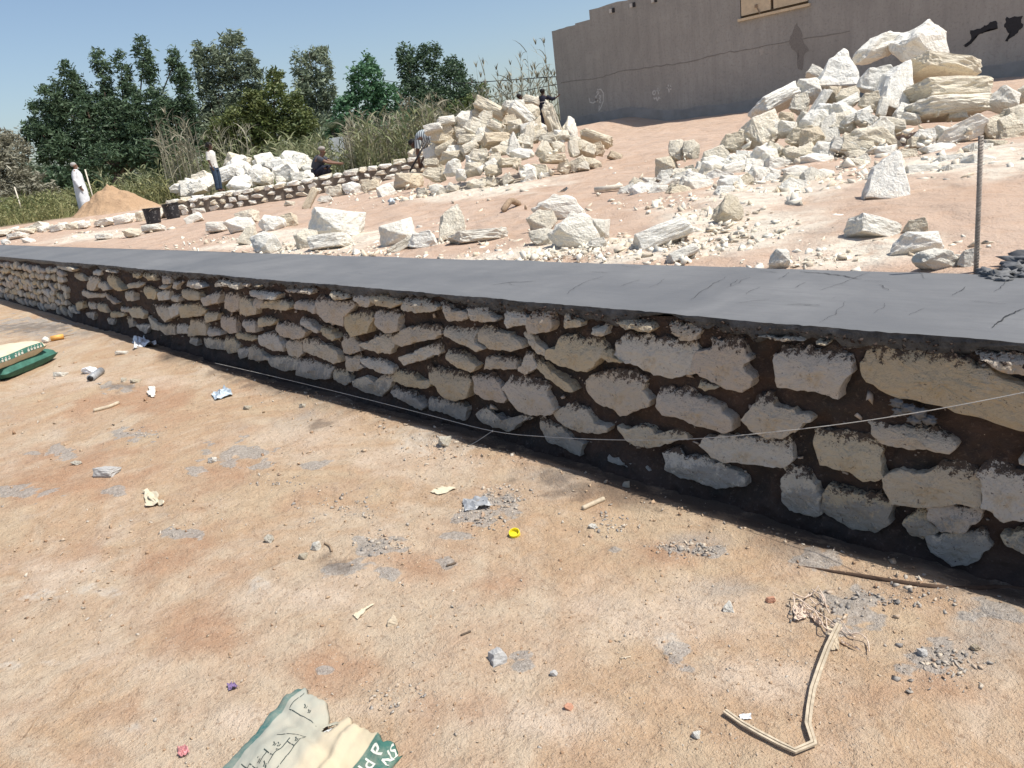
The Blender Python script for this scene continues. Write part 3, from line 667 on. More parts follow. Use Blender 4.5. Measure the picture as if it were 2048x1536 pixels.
for ci, pl in enumerate(CR):
    w = [on_z(x, y, ZC+.001) for x, y in pl]; pts = []
    for i in range(len(w)-1):
        nseg = max(2, int(np.linalg.norm(w[i+1]-w[i])/.012))
        for k in range(nseg): pts.append(w[i]+(w[i+1]-w[i])*k/nseg)
    pts.append(w[-1]); nP = len(pts); b0 = len(Vk); wd = rnd(.0005, .0011)
    if ci in (0, 5, 11, 15): wd = .0022
    for i, p in enumerate(pts):
        d = pts[min(i+1, nP-1)]-pts[max(i-1, 0)]; d = d/np.linalg.norm(d); nrm = np.array([-d[1], d[0], 0])
        th = wd*(.25+sin(pi*(i+.3)/(nP-.4))**.5)*rnd(.5, 1.4); j = nrm*(rnd(-.0012, .0012)+.016*mnoise.fractal(Vector((p[0]*9, p[1]*9, ci)), 1, 2, 4))
        zz = ZC + float(np.interp(p[0], cx, top_n(p[1]-YW))) + .004*sin((p[1]-YW)*3)
        for sgn in (-1, 1):
            v = p+nrm*th*sgn+j; Vk.append(Vector((v[0], v[1], zz+.0028))-WP)
    for i in range(nP-1): Fk.append((b0+2*i, b0+2*i+1, b0+2*i+3, b0+2*i+2))
o = mk('cracks', Vk, Fk, M['crack'], wall); o['kind'] = 'stuff'
Vv, Ff = chip_set(PGAL, SGAL, 55, .8); k = MB('gallet_stone', .95, .15); k.col(k.ramp(k.islrand(), [(0, (.30, .25, .21)), (.6, (.50, .43, .36)), (1, (.36, .33, .30))])); o = np_mesh('gallet_stones', Vv, Ff, k.m, wall); o['kind'] = 'stuff'
# rough mortar lumps by the rebar and on the face
def lump(name, c, r, mat, parent=None, seed=0, n=3, flat=(1, 1, 1), amp=.35, fr=2.2):
    bm = bmesh.new(); bmesh.ops.create_icosphere(bm, subdivisions=n, radius=1)
    for v in bm.verts:
        s = 1+amp*mnoise.fractal(v.co*fr*.5+Vector((seed*3.1, seed, 0)), 1, 2, 4); v.co = Vector((v.co.x*flat[0], v.co.y*flat[1], v.co.z*flat[2]))*s*r
    me = bpy.data.meshes.new(name); bm.to_mesh(me); bm.free()
    me.polygons.foreach_set('use_smooth', [True]*len(me.polygons))
    o = link(name, me, mat, parent); o.location = Vector(c) if parent is None else Vector(c)-(parent.location)
    return o
for i, (px, py, r) in enumerate([(1975,545,.028),(1995,552,.034),(2015,548,.03),(2035,540,.045),(2060,530,.07),(2005,560,.02),(1965,540,.02),(2090,525,.09),(1985,556,.016),(2045,552,.022)]):
    lump('mortar_lump', on_z(px, py, ZC+.006), r, M['cap'], wall, i, 3, (1.3, 1, .55), .9, 5)
V8 = [on_y(R8[0]+x*R8[2], R8[1]+y*R8[2], YW-.025) for x, y in [(1180,700),(1260,740),(1330,770),(1400,820),(1300,820),(1200,760)]]
for i, p in enumerate(V8): lump('mortar_lump', p, rnd(.014, .026), M['cap'], wall, 20+i, 3, (1.3, .6, .9), .8, 5)

# rebar standing at the back of the wall
b = on_z(1953, 541, ZC); tq = ray(1962, 271); top = ORG+tq*(b[1]/tq[1])
rb = empty('steel_rebar', b); tag(rb, 'ribbed steel reinforcing bar standing upright at the back of the wall', 'rebar')
L = Vector(top)-Vector(b)
tube('bar', [(0, 0, -.1), L*.5, L], [.0098]*3, M['steel'], rb, 14)
parts = []
for i in range(int(L.length/.0125)):
    c = L*((i+.5)*.0125/L.length); pts = [c+Vector((cos(t)*.0102, sin(t)*.0102, .006*cos(t))) for t in np.linspace(-2.6, 2.6, 10)]
    parts.append(tube_vf(pts, .0018, 4))
V, F = join_vf(parts); mk('ribs', V, F, M['steel'], rb, smooth=True)

# string line strung along the foot of the wall
sl = empty('string_line', on_z(985, 862, 0)); tag(sl, 'thin pale string line hanging slack along the foot of the stone wall', 'string')
S0 = Vector(sl.location)
def strung(pix, yd):
    return [Vector(on_y(x, y, yy))-S0 for (x, y), yy in zip(pix, yd)]
ptsA = strung([(430,726),(560,756),(700,790),(850,828),(985,862)], [2.42, 2.45, 2.47, 2.49, 2.50])
ptsB = strung([(985,862),(1100,874),(1250,880),(1400,877),(1620,856),(1830,826),(2048,785),(2200,750)], [2.50, 2.50, 2.51, 2.52, 2.52, 2.52, 2.52, 2.52])
def smooth_pts(p, k=6):
    out = []
    for i in range(len(p)-1):
        a, b, c, d_ = p[max(i-1, 0)], p[i], p[i+1], p[min(i+2, len(p)-1)]
        for j in range(k):
            t = j/k; out.append(.5*((2*b)+(c-a)*t+(2*a-5*b+4*c-d_)*t*t+(3*b-a-3*c+d_)*t**3))
    return out+[p[-1]]
tube('string', smooth_pts(ptsA+ptsB[1:]), .0016, M['string'], sl, 6)
tube('string_tail', [Vector(on_y(985,862,2.50))-S0, Vector(on_z(955,882,.03))-S0, Vector(on_z(935,893,.01))-S0], .0016, M['string'], sl, 6)
lump('knot', on_y(985, 862, 2.495), .006, M['string'], sl, 3, 2)

# ------------------------------------------------------------------ grey rendered building behind
BY = 19.2
def fpt(px, py, dy=0): return Vector(on_y(px, py, BY-dy))
bx0 = fpt(1112, 150).x
bld = empty('rendered_building', (bx0, BY, 1.3)); tag(bld, 'low grey rendered building with stepped roof edge and chalk marks behind the rock heaps', 'building')
BO = Vector(bld.location)
zt = [fpt(1105, 62).z, fpt(1150, 47).z, fpt(1178, 20).z]
x1, x2, x3 = fpt(1150, 47).x, fpt(1178, 20).x, 9.0
def slab_xz(name, poly, y0, y1, mat, parent, O):
    n = len(poly); V = [Vector((x, y0, z))-O for x, z in poly]+[Vector((x, y1, z))-O for x, z in poly]
    F = [tuple(range(n)), tuple(range(n, 2*n))[::-1]]+[(i, i+n, (i+1) % n+n, (i+1) % n) for i in range(n)]
    return mk(name, V, F, mat, parent)
# window opening position
wl0, wl1 = fpt(1481, 38), fpt(1617, 2)
wz = wl0.z; wx0, wx1 = wl0.x, wl1.x; wzt = wz+1.15
ztop = zt[2]
# front wall built around the window opening
def wobble_edge(x0, x1, z, n=14, a=.03): return [(x0+(x1-x0)*i/n, z+rnd(-a, a)) for i in range(1, n)]
poly = [(bx0, .6), (wx0, .6), (wx0, ztop)]+wobble_edge(wx0, x2, ztop)+[(x2, ztop), (x2, zt[1]), (x1, zt[1]), (x1, zt[0])]+wobble_edge(x1, bx0, zt[0], 6, .015)+[(bx0, zt[0])]
slab_xz('wall', poly, BY, BY+.3, M['plaster'], bld, BO)
slab_xz('wall', [(wx1, .6), (x3, .6), (x3, ztop), (wx1, ztop)], BY, BY+.3, M['plaster'], bld, BO)
slab_xz('wall', [(wx0, .6), (wx1, .6), (wx1, wz), (wx0, wz)], BY, BY+.3, M['plaster'], bld, BO)
slab_xz('wall', [(wx0, wzt), (wx1, wzt), (wx1, ztop), (wx0, ztop)], BY, BY+.3, M['plaster'], bld, BO)
V, F = box_vf(Vector((bx0+.15, BY+3.3, (zt[0]+.6)/2))-BO, (.3, 6, zt[0]-.6)); mk('side_wall', V, F, M['plaster'], bld)
V, F = box_vf(Vector(((bx0+x3)/2+.3, BY+3.4, 3.2))-BO, (x3-bx0-.9, 5.8, .2)); mk('roof', V, F, M['plaster'], bld)
# window with two board shutters
win = mk('window', *box_vf(Vector(((wx0+wx1)/2, BY+.16, (wz+wzt)/2))-BO, (wx1-wx0+.002, .04, wzt-wz)), M['woodd'], bld)
wm = wx0+(wx1-wx0)*.46
for a_, b_ in ((wx0+.03, wm), (wm+.08, wx1-.03)):
    o = mk('shutter', *box_vf(Vector(((a_+b_)/2, BY+.02, (wz+wzt)/2+.03))-BO, (b_-a_, .05, wzt-wz-.06)), M['shutter'], win)
o = mk('sill', *box_vf(Vector(((wx0+wx1)/2, BY-.02, wz-.03))-BO, (wx1-wx0+.1, .1, .06)), M['shutter'], win)
kx = fpt(1513, 12); mk('latch', *join_vf([tube_vf([Vector((kx.x, BY-.02, kx.z))-BO, Vector((kx.x+.14, BY-.03, kx.z-.26))-BO], .012, 6), box_vf(Vector((kx.x, BY-.02, kx.z))-BO, (.07, .03, .07))]), M['woodd'], win)
# plinth: uneven darker skirting of render
px_ = np.linspace(bx0-.02, x3, 120); V = []; F = []
for i, x in enumerate(px_):
    zz = float(upper_z(x, BY)); hgt = .26+.015*math.sin(x*1.3)+rnd(-.02, .02)
    V += [Vector((x, BY-.05, .5))-BO, Vector((x, BY-.05+rnd(-.01, .01), zz+hgt))-BO, Vector((x, BY+.02, zz+hgt+.03))-BO]
for i in range(len(px_)-1):
    for j in range(2): F.append((3*i+j, 3*i+3+j, 3*i+4+j, 3*i+1+j))
plm = MB('dark_damp_render', .95, .1); nn = plm.noise(2, 5, .7); plm.col(plm.ramp(nn, [(.35, (.25, .23, .20)), (.65, (.32, .295, .26))])); plm.bump(nn, .6, .05)
mk('plinth', V, F, plm.m, bld, True)
# ledge line / crack across the wall
def on_wall(pix, w, mat, name, jit=0., sub=6, d=.004):
    pts = [fpt(x, y) for x, y in pix]; P = []
    for i in range(len(pts)-1):
        for k2 in range(sub): P.append(pts[i].lerp(pts[i+1], k2/sub)+Vector((rnd(-jit, jit), 0, rnd(-jit, jit))))
    P.append(pts[-1]); V = []; F = []
    for i, p in enumerate(P):
        dd = (P[min(i+1, len(P)-1)]-P[max(i-1, 0)]).normalized(); nr = Vector((-dd.z, 0, dd.x))
        ww = w*rnd(.7, 1.25)
        V += [Vector((p.x, BY-d, p.z))+nr*ww-BO, Vector((p.x, BY-d, p.z))-nr*ww-BO]
    for i in range(len(P)-1): F.append((2*i, 2*i+1, 2*i+3, 2*i+2))
    return V, F
mk('crack', *on_wall([(1122,165),(1200,155),(1236,143),(1300,135),(1370,125),(1440,107),(1500,98),(1600,80),(1700,62)], .012, M['stain'], 'crack', .02), M['stain'], bld)
Zg = lambda x, y: (1000+x*.3418, y*.3418)
heart = [(575,600),(560,585),(548,560),(552,540),(566,535),(577,545),(580,560),(585,535),(596,530),(606,550),(604,585),(592,620),(578,648)]
chalks = [
 [Zg(*p) for p in [(522,575),(527,597),(545,603),(562,590),(566,560),(580,540),(570,520)]],
 [Zg(*p) for p in [(566,545),(575,525),(590,522),(605,545),(606,590),(592,625),(578,650),(582,618)]],
 [Zg(*p) for p in [(560,560),(563,590),(575,590)]], [Zg(*p) for p in [(580,560),(590,560),(590,572),(580,575),(590,585),(582,600),(592,600)]],
 [Zg(*p) for p in [(900,530),(893,545),(900,555),(910,548),(908,532),(900,530)]], [Zg(*p) for p in [(925,515),(927,552)]], [Zg(*p) for p in [(917,532),(935,528)]],
 [Zg(*p) for p in [(900,570),(905,580),(915,570),(920,590),(930,568),(938,578)]], [Zg(*p) for p in [(985,495),(990,540)]], [Zg(*p) for p in [(975,515),(1007,510)]], [Zg(*p) for p in [(998,500),(1000,525)]],
]
for c in chalks: mk('chalk_mark', *on_wall(c, .018, M['chalk'], 'chalk_mark', .004, 3), M['chalk'], bld)
def blotch(name, pix, mat, d=.005):
    P = [fpt(x, y) for x, y in pix]; Q = []
    for i in range(len(P)):
        a_, b_ = P[i], P[(i+1) % len(P)]
        for k2 in range(4): Q.append(a_.lerp(b_, k2/4)+Vector((rnd(-.02, .02), 0, rnd(-.02, .02))))
    c = sum(Q, Vector())/len(Q); V = [Vector((p.x, BY-d, p.z))-BO for p in Q]+[Vector((c.x, BY-d, c.z))-BO]
    n = len(Q); mk(name, V, [(i, (i+1) % n, n) for i in range(n)], mat, bld)
Z4 = lambda x, y: (1200+x*.41406, y*.41406)
blotch('damp_stain', [Z4(*p) for p in [(950,110),(975,160),(985,210),(1010,240),(985,270),(980,340),(955,330),(955,260),(925,230),(915,200),(930,160)]], M['stain'])
blotch('paint_mark', [Z4(*p) for p in [(1915,100),(1920,135),(1870,145),(1820,170),(1795,210),(1765,232),(1758,222),(1790,190),(1785,150),(1850,130),(1885,110)]], M['bpaint'])
blotch('paint_mark', [Z4(*p) for p in [(1960,85),(2040,80),(2042,130),(2010,165),(1975,195),(1955,205),(1975,160),(1955,130)]], M['bpaint'])
blotch('chalk_smudge', [Z4(*p) for p in [(775,225),(790,235),(790,262),(775,268),(768,245)]], M['cwall'])
for (a_, b_) in [(1222, 22), (1263, 11), (1306, 1)]:
    p = fpt(a_, b_); mk('vent_hole', *box_vf(Vector((p.x, BY-.01, p.z))-BO, (.09, .05, .10)), M['chalk'], bld)
    mk('vent_hole', *box_vf(Vector((p.x+.10, BY-.012, p.z))-BO, (.07, .04, .12)), M['bpaint'], bld)
# overhead cable running to the building
ca = Vector(at_depth(700, 148, 60)); cb = Vector(on_y(1118, 153, BY+2)); cm = (ca+cb)/2-Vector((0, 0, .5))
o = tube('overhead_cable', smooth_pts([ca, cm, cb], 12), .018, M['cable'], None, 5); tag(o, 'thin overhead cable running from the trees to the corner of the grey building', 'cable')
ca = Vector(at_depth(700, 215, 60)); cb = Vector(on_y(1118, 168, BY+2.5)); cm = (ca+cb)/2-Vector((0, 0, .5))
o = tube('overhead_cable', smooth_pts([ca, cm, cb], 12), .014, M['cable'], None, 5); tag(o, 'lower, fainter overhead cable crossing above the dry reeds by the building corner', 'cable')

# ------------------------------------------------------------------ rocks
def rock_lib(kind, seed):
    rs = random.Random(seed); pts = []
    if kind == 'slab':
        for sx in (-1, 1):
            for sy in (-1, 1):
                for sz in (-1, 1): pts.append(Vector((sx*rs.uniform(.75, 1), sy*rs.uniform(.7, 1), sz*rs.uniform(.7, 1))))
        for i in range(4): pts.append(Vector((rs.uniform(-.9, .9), rs.choice((-1, 1))*rs.uniform(.9, 1.15), rs.uniform(-.8, .8))))
        for i in range(2): pts.append(Vector((rs.choice((-1, 1))*1.12, rs.uniform(-.6, .6), rs.uniform(-.5, .5))))
    elif kind == 'block':
        for sx in (-1, 1):
            for sy in (-1, 1):
                for sz in (-1, 1): pts.append(Vector((sx*rs.uniform(.3, 1), sy*rs.uniform(.3, 1), sz*rs.uniform(.3, 1))))
        for i in range(8):
            v = Vector((rs.gauss(0, 1), rs.gauss(0, 1), rs.gauss(0, 1))).normalized(); pts.append(v*rs.uniform(.95, 1.3))
    elif kind == 'shard':
        for sy in (-1, 1):
            pts += [Vector((-1*rs.uniform(.7, 1), sy*rs.uniform(.5, 1), -1)), Vector((rs.uniform(.6, 1), sy*rs.uniform(.5, 1), -rs.uniform(.6, 1))), Vector((rs.uniform(-.3, .3), sy*rs.uniform(.2, .5), 1)), Vector((rs.uniform(.3, .7), sy*rs.uniform(.4, .8), rs.uniform(-.1, .4))), Vector((-rs.uniform(.4, .8), sy*rs.uniform(.4, .8), rs.uniform(0, .5)))]
    else:
        for i in range(18):
            v = Vector((rs.gauss(0, 1), rs.gauss(0, 1), rs.gauss(0, 1))).normalized(); pts.append(v*rs.uniform(.86, 1.05))
    bm = bmesh.new()
    for p in pts: bm.verts.new(p)
    r = bmesh.ops.convex_hull(bm, input=bm.verts)
    bmesh.ops.delete(bm, geom=[g_ for g_ in r['geom_interior'] if isinstance(g_, bmesh.types.BMVert)], context='VERTS')
    bmesh.ops.dissolve_limit(bm, angle_limit=radians(12), verts=bm.verts, edges=bm.edges)
    bmesh.ops.bevel(bm, geom=list(bm.edges), offset=.035, segments=1, profile=.6, affect='EDGES', clamp_overlap=True)
    bmesh.ops.triangulate(bm, faces=bm.faces)
    bmesh.ops.subdivide_edges(bm, edges=[e for e in bm.edges if e.calc_length() > .35], cuts=2, use_grid_fill=True)
    bmesh.ops.triangulate(bm, faces=bm.faces)
    bmesh.ops.subdivide_edges(bm, edges=[e for e in bm.edges if e.calc_length() > .2], cuts=1, use_grid_fill=True)
    bmesh.ops.triangulate(bm, faces=bm.faces)
    bm.normal_update(); so = Vector((seed*1.7, seed*.3, 0))
    ds = []
    for v in bm.verts:
        n1 = mnoise.fractal(v.co*1.5+so, 1, 2, 3)*.075; n2 = mnoise.fractal(v.co*5+so, 1, 2.2, 3)*.032
        st = (abs((v.co.z*3.1+seed*.37) % 1-.5)-.25)*.10 if kind == 'slab' else 0
        vd = mnoise.voronoi(v.co*2.1+so)[0]; vd2 = mnoise.voronoi(v.co*4.6+so)[0]
        ds.append(v.normal*(n1+n2+st-.10*(vd[0]-.45)*(0 if kind == 'slab' else 1)-.05*(vd2[0]-.4)))
    for v, d_ in zip(bm.verts, ds): v.co += d_
    lo = Vector([min(v.co[i] for v in bm.verts) for i in range(3)]); hi = Vector([max(v.co[i] for v in bm.verts) for i in range(3)])
    for v in bm.verts: v.co = Vector([(v.co[i]-(lo[i]+hi[i])/2)/(hi[i]-lo[i]) for i in range(3)])
    me = bpy.data.meshes.new('rock_'+kind); bm.to_mesh(me); bm.free()
    return me
LIB = {}
for mi, mat in (('r', 'rock'), ('w', 'white'), ('t', 'tan')):
    for kind in ('slab', 'block', 'shard', 'boulder'):
        for s in range(4 if mi != 't' else 2):
            if mi == 'r': me = rock_lib(kind, s*7+len(kind)*13+1)
            else: me = LIB[('r', kind)][s].copy()
            me.materials.clear(); me.materials.append(M[mat]); LIB.setdefault((mi, kind), []).append(me)
def rock_obj(name, kind, pos, dims, ang=0, yaw=0, tilt=0, mat='r', axes=None):
    X, Z = (CAM_R, CAM_U) if axes is None else axes
    Y = CAM_F if axes is None else Z.cross(X)
    X2 = X*cos(ang)+Z*sin(ang); Z2 = -X*sin(ang)+Z*cos(ang)
    R = Matrix((X2, Y, Z2)).transposed()
    R = R @ Matrix.Rotation(yaw, 3, 'Z') @ Matrix.Rotation(tilt, 3, 'X')
    o = bpy.data.objects.new(name, random.choice(LIB[(mat, kind)])); COL.objects.link(o)
    m4 = R.to_4x4() @ Matrix.Diagonal((dims[0], dims[1], dims[2], 1)); m4.translation = Vector(pos)
    o.matrix_world = m4
    return o
HUE = {'r': 'cream', 'w': 'white', 't': 'tan'}
KIN = {'slab': 'slab', 'block': 'block', 'shard': 'wedge', 'boulder': 'boulder'}
def looks(w, h, an, big):
    sz = 'large' if w*h > big*1.6 else ('small' if w*h < big*.6 else 'middling')
    return sz+(' level' if abs(an) < 6 else (' up-tilted' if an > 0 else ' down-tilted'))

# mounds
FH = Vector((CAM_F.x, CAM_F.y, 0)).normalized()
def mound(c, ax, ay, H, rot, p=1.0, flat=0.):
    def fn(x, y):
        dx = np.asarray(x)-c[0]; dy = np.asarray(y)-c[1]
        u = (dx*cos(rot)+dy*sin(rot))/ax; v = (-dx*sin(rot)+dy*cos(rot))/ay
        r = np.hypot(u, v); return upper_z(x, y) + H*np.clip(1-r, 0, 1-flat)**p
    return fn
rotc = AZ*-1.0  # image right direction in plan
fa = at_depth(1025, 300, 12.6); MA = mound(fa, 2.05, 1.9, 1.35, -AZ*0+math.atan2(CAM_R.y, CAM_R.x), 1.0)
fb = at_depth(1800, 250, 9.4); MBm = mound(fb, 3.3, 2.3, 1.12, math.atan2(CAM_R.y, CAM_R.x), .95)
MB2 = mound(at_depth(1490, 330, 9.3), 1.85, 1.5, .78, math.atan2(CAM_R.y, CAM_R.x), .9); MB1 = MBm; MBm = lambda x, y: np.maximum(MB1(x, y), MB2(x, y))
MALL = lambda x, y: np.maximum(MA(x, y), MBm(x, y))
def where(sx, sy, px):   # words for the place within a heap
    return sx
def put(px, py, w, h, ang, kind, mat, fn, label, group, sink=.35, cat='rock', name='limestone_rock', dep=None):
    P, t = hit(px, py, fn)
    wm, hm = w*t, h*t
    if dep is None: dep = {'slab': .75*wm, 'block': .8*sqrt(wm*hm), 'shard': .75*min(wm, hm)+.1*max(wm, hm), 'boulder': .85*sqrt(wm*hm)}[kind]
    pos = Vector(P)+FH*dep*sink-Vector((0, 0, hm*.06))
    zt_ = float(upper_z(pos.x, pos.y))
    if P[2]-float(upper_z(P[0], P[1])) < .22: pos.z = min(pos.z, zt_+hm*.44)
    o = rock_obj(name, kind, pos, (wm*1.16, dep, hm*1.16), radians(ang), rnd(-.3, .3), rnd(-.15, .15), mat)
    tag(o, label, cat, group); return o
ZA = lambda l: [(800+a*.24414, 100+b_*.24414, c*.24414, d_*.24414, *r) for a, b_, c, d_, *r in l]
pileA = ZA([(740,470,270,85,-27,'slab'),(930,455,170,60,5,'slab'),(1075,415,130,60,-15,'slab'),(1000,520,230,75,-38,'slab'),(1080,490,130,95,-5,'block'),(1215,520,70,130,10,'shard'),(1255,590,330,90,-67,'slab'),
 (1390,640,130,200,5,'boulder','w'),(535,560,150,120,10,'block'),(640,520,90,80,0,'block'),(700,545,110,95,-20,'block'),(380,580,140,60,10,'slab'),(640,640,220,150,-20,'block'),(790,630,150,65,-25,'slab'),
 (900,580,120,90,0,'block','t'),(350,690,200,150,10,'block','t'),(270,640,150,60,10,'slab'),(500,660,110,90,0,'block'),(570,730,190,70,0,'slab'),(790,740,220,85,5,'slab','t'),(940,760,90,170,10,'shard'),
 (1050,690,90,230,-10,'shard'),(1130,620,80,170,-10,'shard','t'),(1210,720,130,75,0,'block'),(380,800,180,70,25,'slab'),(210,870,190,170,20,'block','t'),(430,870,200,90,10,'block'),(570,800,150,70,30,'slab'),
 (650,870,170,110,-10,'block'),(430,960,140,130,0,'boulder','w'),(830,820,160,75,0,'block'),(1000,850,190,85,-5,'block'),(1180,810,130,130,0,'boulder'),(1300,790,110,85,0,'block'),(1420,800,80,130,15,'slab'),
 (1500,780,100,90,0,'block'),(1620,720,260,65,-18,'slab'),(1610,810,130,90,0,'block','t'),(1760,790,110,55,-20,'slab','t'),(780,900,110,100,0,'block'),(900,920,180,60,5,'slab'),(600,970,150,100,10,'block'),
 (1050,960,130,130,0,'block','w'),(870,980,80,90,20,'shard'),(750,980,120,80,0,'block'),(1250,890,200,60,5,'slab'),(500,1020,90,90,0,'block'),(620,1060,150,80,0,'block'),(280,1020,180,100,-10,'block'),
 (80,1060,160,130,0,'block','t'),(180,1150,90,60,0,'block'),(300,1110,120,80,0,'block'),(430,1110,100,60,0,'block'),(250,930,120,60,0,'slab'),(-60,1000,120,70,20,'slab'),(-130,1050,110,80,0,'block'),(-220,1060,120,60,15,'slab'),(-40,1110,110,60,0,'block'),(1180,980,120,40,5,'slab')])
def heap_words(px, py, x0, x1, y0, y1):
    v = (py-y0)/(y1-y0); u = (px-x0)/(x1-x0)
    a_ = 'at the top' if v < .3 else ('halfway up' if v < .65 else 'at the foot')
    b_ = 'left' if u < .34 else ('centre' if u < .67 else 'right')
    return a_+' '+b_
A_SPEC = {6: 'long cream slab leaning steeply at the right end of the middle rock heap', 7: 'bright white boulder at the right edge of the middle rock heap', 36: 'low flat slab propped at the right foot of the middle rock heap', 15: 'big square tan block at the left end of the middle rock heap', 3: 'long cream slab slanting down to the right at the top of the middle heap', 0: 'long flat cream slab slanting along the crest of the middle rock heap', 2: 'small flat block on the very top of the middle rock heap'}
for i, (px, py, w, h, an, kd, *mt) in enumerate(pileA):
    mt = mt[0] if mt else ('r' if rnd(0, 1) < .75 else 'w')
    lab = A_SPEC.get(i, '%s %s %s %s of the middle heap' % (looks(w, h, an, 700), HUE[mt], KIN[kd], heap_words(px, py, 800, 1240, 200, 390)))
    put(px, py, w, h, an, kd, mt, MA, lab, 'limestone rocks of the middle heap')
ZB = lambda l: [(1450+a*.292, 20+b_*.292, c*.292, d_*.292, *r) for a, b_, c, d_, *r in l]
ZD = lambda l: [(1200+a*.41406, b_*.41406, c*.41406, d_*.41406, *r) for a, b_, c, d_, *r in l]
pileB = ZB([(1100,235,400,150,30,'boulder','w'),(1390,215,410,280,-10,'boulder','w'),(1540,400,430,95,-8,'slab','r'),(1600,540,500,120,3,'slab','r'),(1600,660,540,115,6,'slab','r'),(1230,510,240,330,-15,'shard','w'),
 (1050,480,240,180,0,'block','w'),(820,420,280,290,-15,'shard','w'),(640,430,120,65,-35,'slab','w'),(600,540,180,160,10,'block','w'),(380,620,340,95,30,'slab','w'),(520,640,130,130,0,'block'),(665,640,190,55,60,'slab','w'),
 (760,580,90,120,0,'block','t'),(850,580,170,95,20,'block'),(820,660,260,65,28,'slab'),(1000,620,140,115,0,'block'),(1090,660,65,120,-15,'slab','w'),(920,740,230,55,25,'slab','w'),(430,740,120,85,0,'block','t'),
 (290,820,200,130,25,'block'),(440,810,150,105,0,'block','w'),(740,800,140,190,-10,'shard','w'),(620,870,180,140,20,'block','t'),(560,750,100,110,0,'block'),(330,920,220,150,10,'boulder','w'),(1150,790,180,75,-12,'slab'),
 (1510,810,150,115,0,'block','w'),(1660,820,340,135,20,'block','w'),(1060,880,330,170,-5,'boulder','r'),(880,930,260,95,-22,'slab'),(700,960,180,120,0,'boulder','w'),(650,1030,250,90,0,'block'),(1380,880,150,120,-10,'block','w'),
 (1800,760,110,75,0,'block'),(1940,760,130,95,0,'block','t'),(1960,610,200,150,-15,'block'),(1990,850,160,110,0,'block'),(1500,960,250,95,10,'block'),(1560,1040,200,65,5,'slab','w'),(60,900,160,120,0,'block'),(100,990,150,110,0,'block','w'),
 (20,1000,90,95,0,'block'),(190,1010,100,100,0,'block','w'),(1400,780,80,95,0,'block','t'),(1290,740,160,70,0,'block'),(1100,980,180,100,5,'block'),(1250,1000,170,90,-5,'block'),(2080,720,200,170,0,'block'),(2120,560,160,120,0,'block'),
 (1750,960,180,80,0,'slab','w'),(1880,930,150,80,0,'block'),(930,1000,160,80,0,'block'),(480,960,140,110,0,'block')])
pileB += ZD([(560,760,110,85,0,'block'),(500,760,75,65,0,'block'),(550,835,110,85,0,'block','w'),(670,830,160,85,15,'slab'),(770,865,115,120,0,'boulder','w'),(650,890,150,85,0,'block'),(480,880,135,55,-20,'slab'),(400,860,105,55,0,'block','w'),
 (320,850,85,60,0,'block'),(240,880,80,45,0,'block','w'),(1090,850,115,65,5,'block','w'),(870,800,130,60,-10,'slab'),(960,830,120,60,10,'block'),(1240,800,130,70,0,'block'),(1560,830,150,50,5,'slab','w'),(1720,830,130,50,-3,'slab','w'),(1850,790,160,60,0,'slab','w'),(430,760,60,50,0,'block'),(380,810,80,50,10,'block'),(1390,800,90,60,0,'block')])
B_SPEC = {0: 'white boulder slanting up to the left under the topmost boulder of the right heap', 1: 'huge white boulder on the very top of the right rock heap', 2: 'uppermost of three layered flat slabs on the right heap', 3: 'middle of three layered flat slabs on the right heap', 4: 'lowest of three layered flat slabs on the right heap', 5: 'large white wedge-shaped rock standing below the topmost boulder', 7: 'large pale triangular rock standing on the left shoulder of the right heap', 12: 'thin white slab standing on edge in the right heap'}
for i, (px, py, w, h, an, kd, *mt) in enumerate(pileB):
    mt = mt[0] if mt else ('r' if rnd(0, 1) < .55 else 'w')
    lab = B_SPEC.get(i, '%s %s %s %s of the right heap' % (looks(w, h, an, 1500), HUE[mt], KIN[kd], heap_words(px, py, 1250, 2100, 90, 400)))
    o = put(px, py, w, h, an, kd, mt, MBm, lab, 'limestone rocks of the right heap')
    if i in (0, 1): o.data = LIB[('w', 'boulder')][3-i]
# filler rocks inside the heaps so that no gap shows the ground
for k_, (fn, c, rx, rz_, lo, hi, wd, ncount) in enumerate([(MA, (1010, 310), 190, 90, 20, 42, 'middle', 40), (MBm, (1700, 300), 380, 110, 26, 62, 'right', 46)]):
    for i in range(ncount):
        px = c[0]+rnd(-1, 1)*rx; py = c[1]+rnd(-.8, 1)*rz_*(1-.55*abs(px-c[0])/rx)-(px-c[0])*.13
        P, t = hit(px, py, fn)
        if P[2]-upper_z(P[0], P[1]) < .05: continue
        kd = random.choice(['block', 'block', 'slab', 'shard']); mt = random.choice('rrw' if k_ == 0 else 'rwr')
        put(px, py, rnd(lo, hi), rnd(lo, hi)*.75, rnd(-30, 30), kd, mt, fn, '%s %s in a gap %s of the %s heap' % (HUE[mt], KIN[kd], heap_words(px, py, c[0]-rx, c[0]+rx, c[1]-rz_, c[1]+rz_), wd), 'limestone rocks of the %s heap' % wd, .75)

for i in range(46):
    px = 1255+i/45*520+rnd(-8, 8); yt = float(np.interp(px, [1240, 1330, 1400, 1500, 1600, 1800], [378, 350, 312, 232, 190, 215])); py = rnd(yt+8, 388 if px < 1650 else 330)
    w = rnd(34, 72)*(.7 if px < 1350 else 1); kd = random.choice(['block', 'slab', 'block', 'shard', 'boulder']); mt = random.choice('wwr')
    put(px, py, w, w*rnd(.45, .85), rnd(-35, 35), kd, mt, MBm, '%s %s %s on the left flank of the right heap' % (HUE[mt], KIN[kd], heap_words(px, py, 1250, 1780, 230, 390).rsplit(' ', 1)[0]), 'limestone rocks of the right heap', .3)
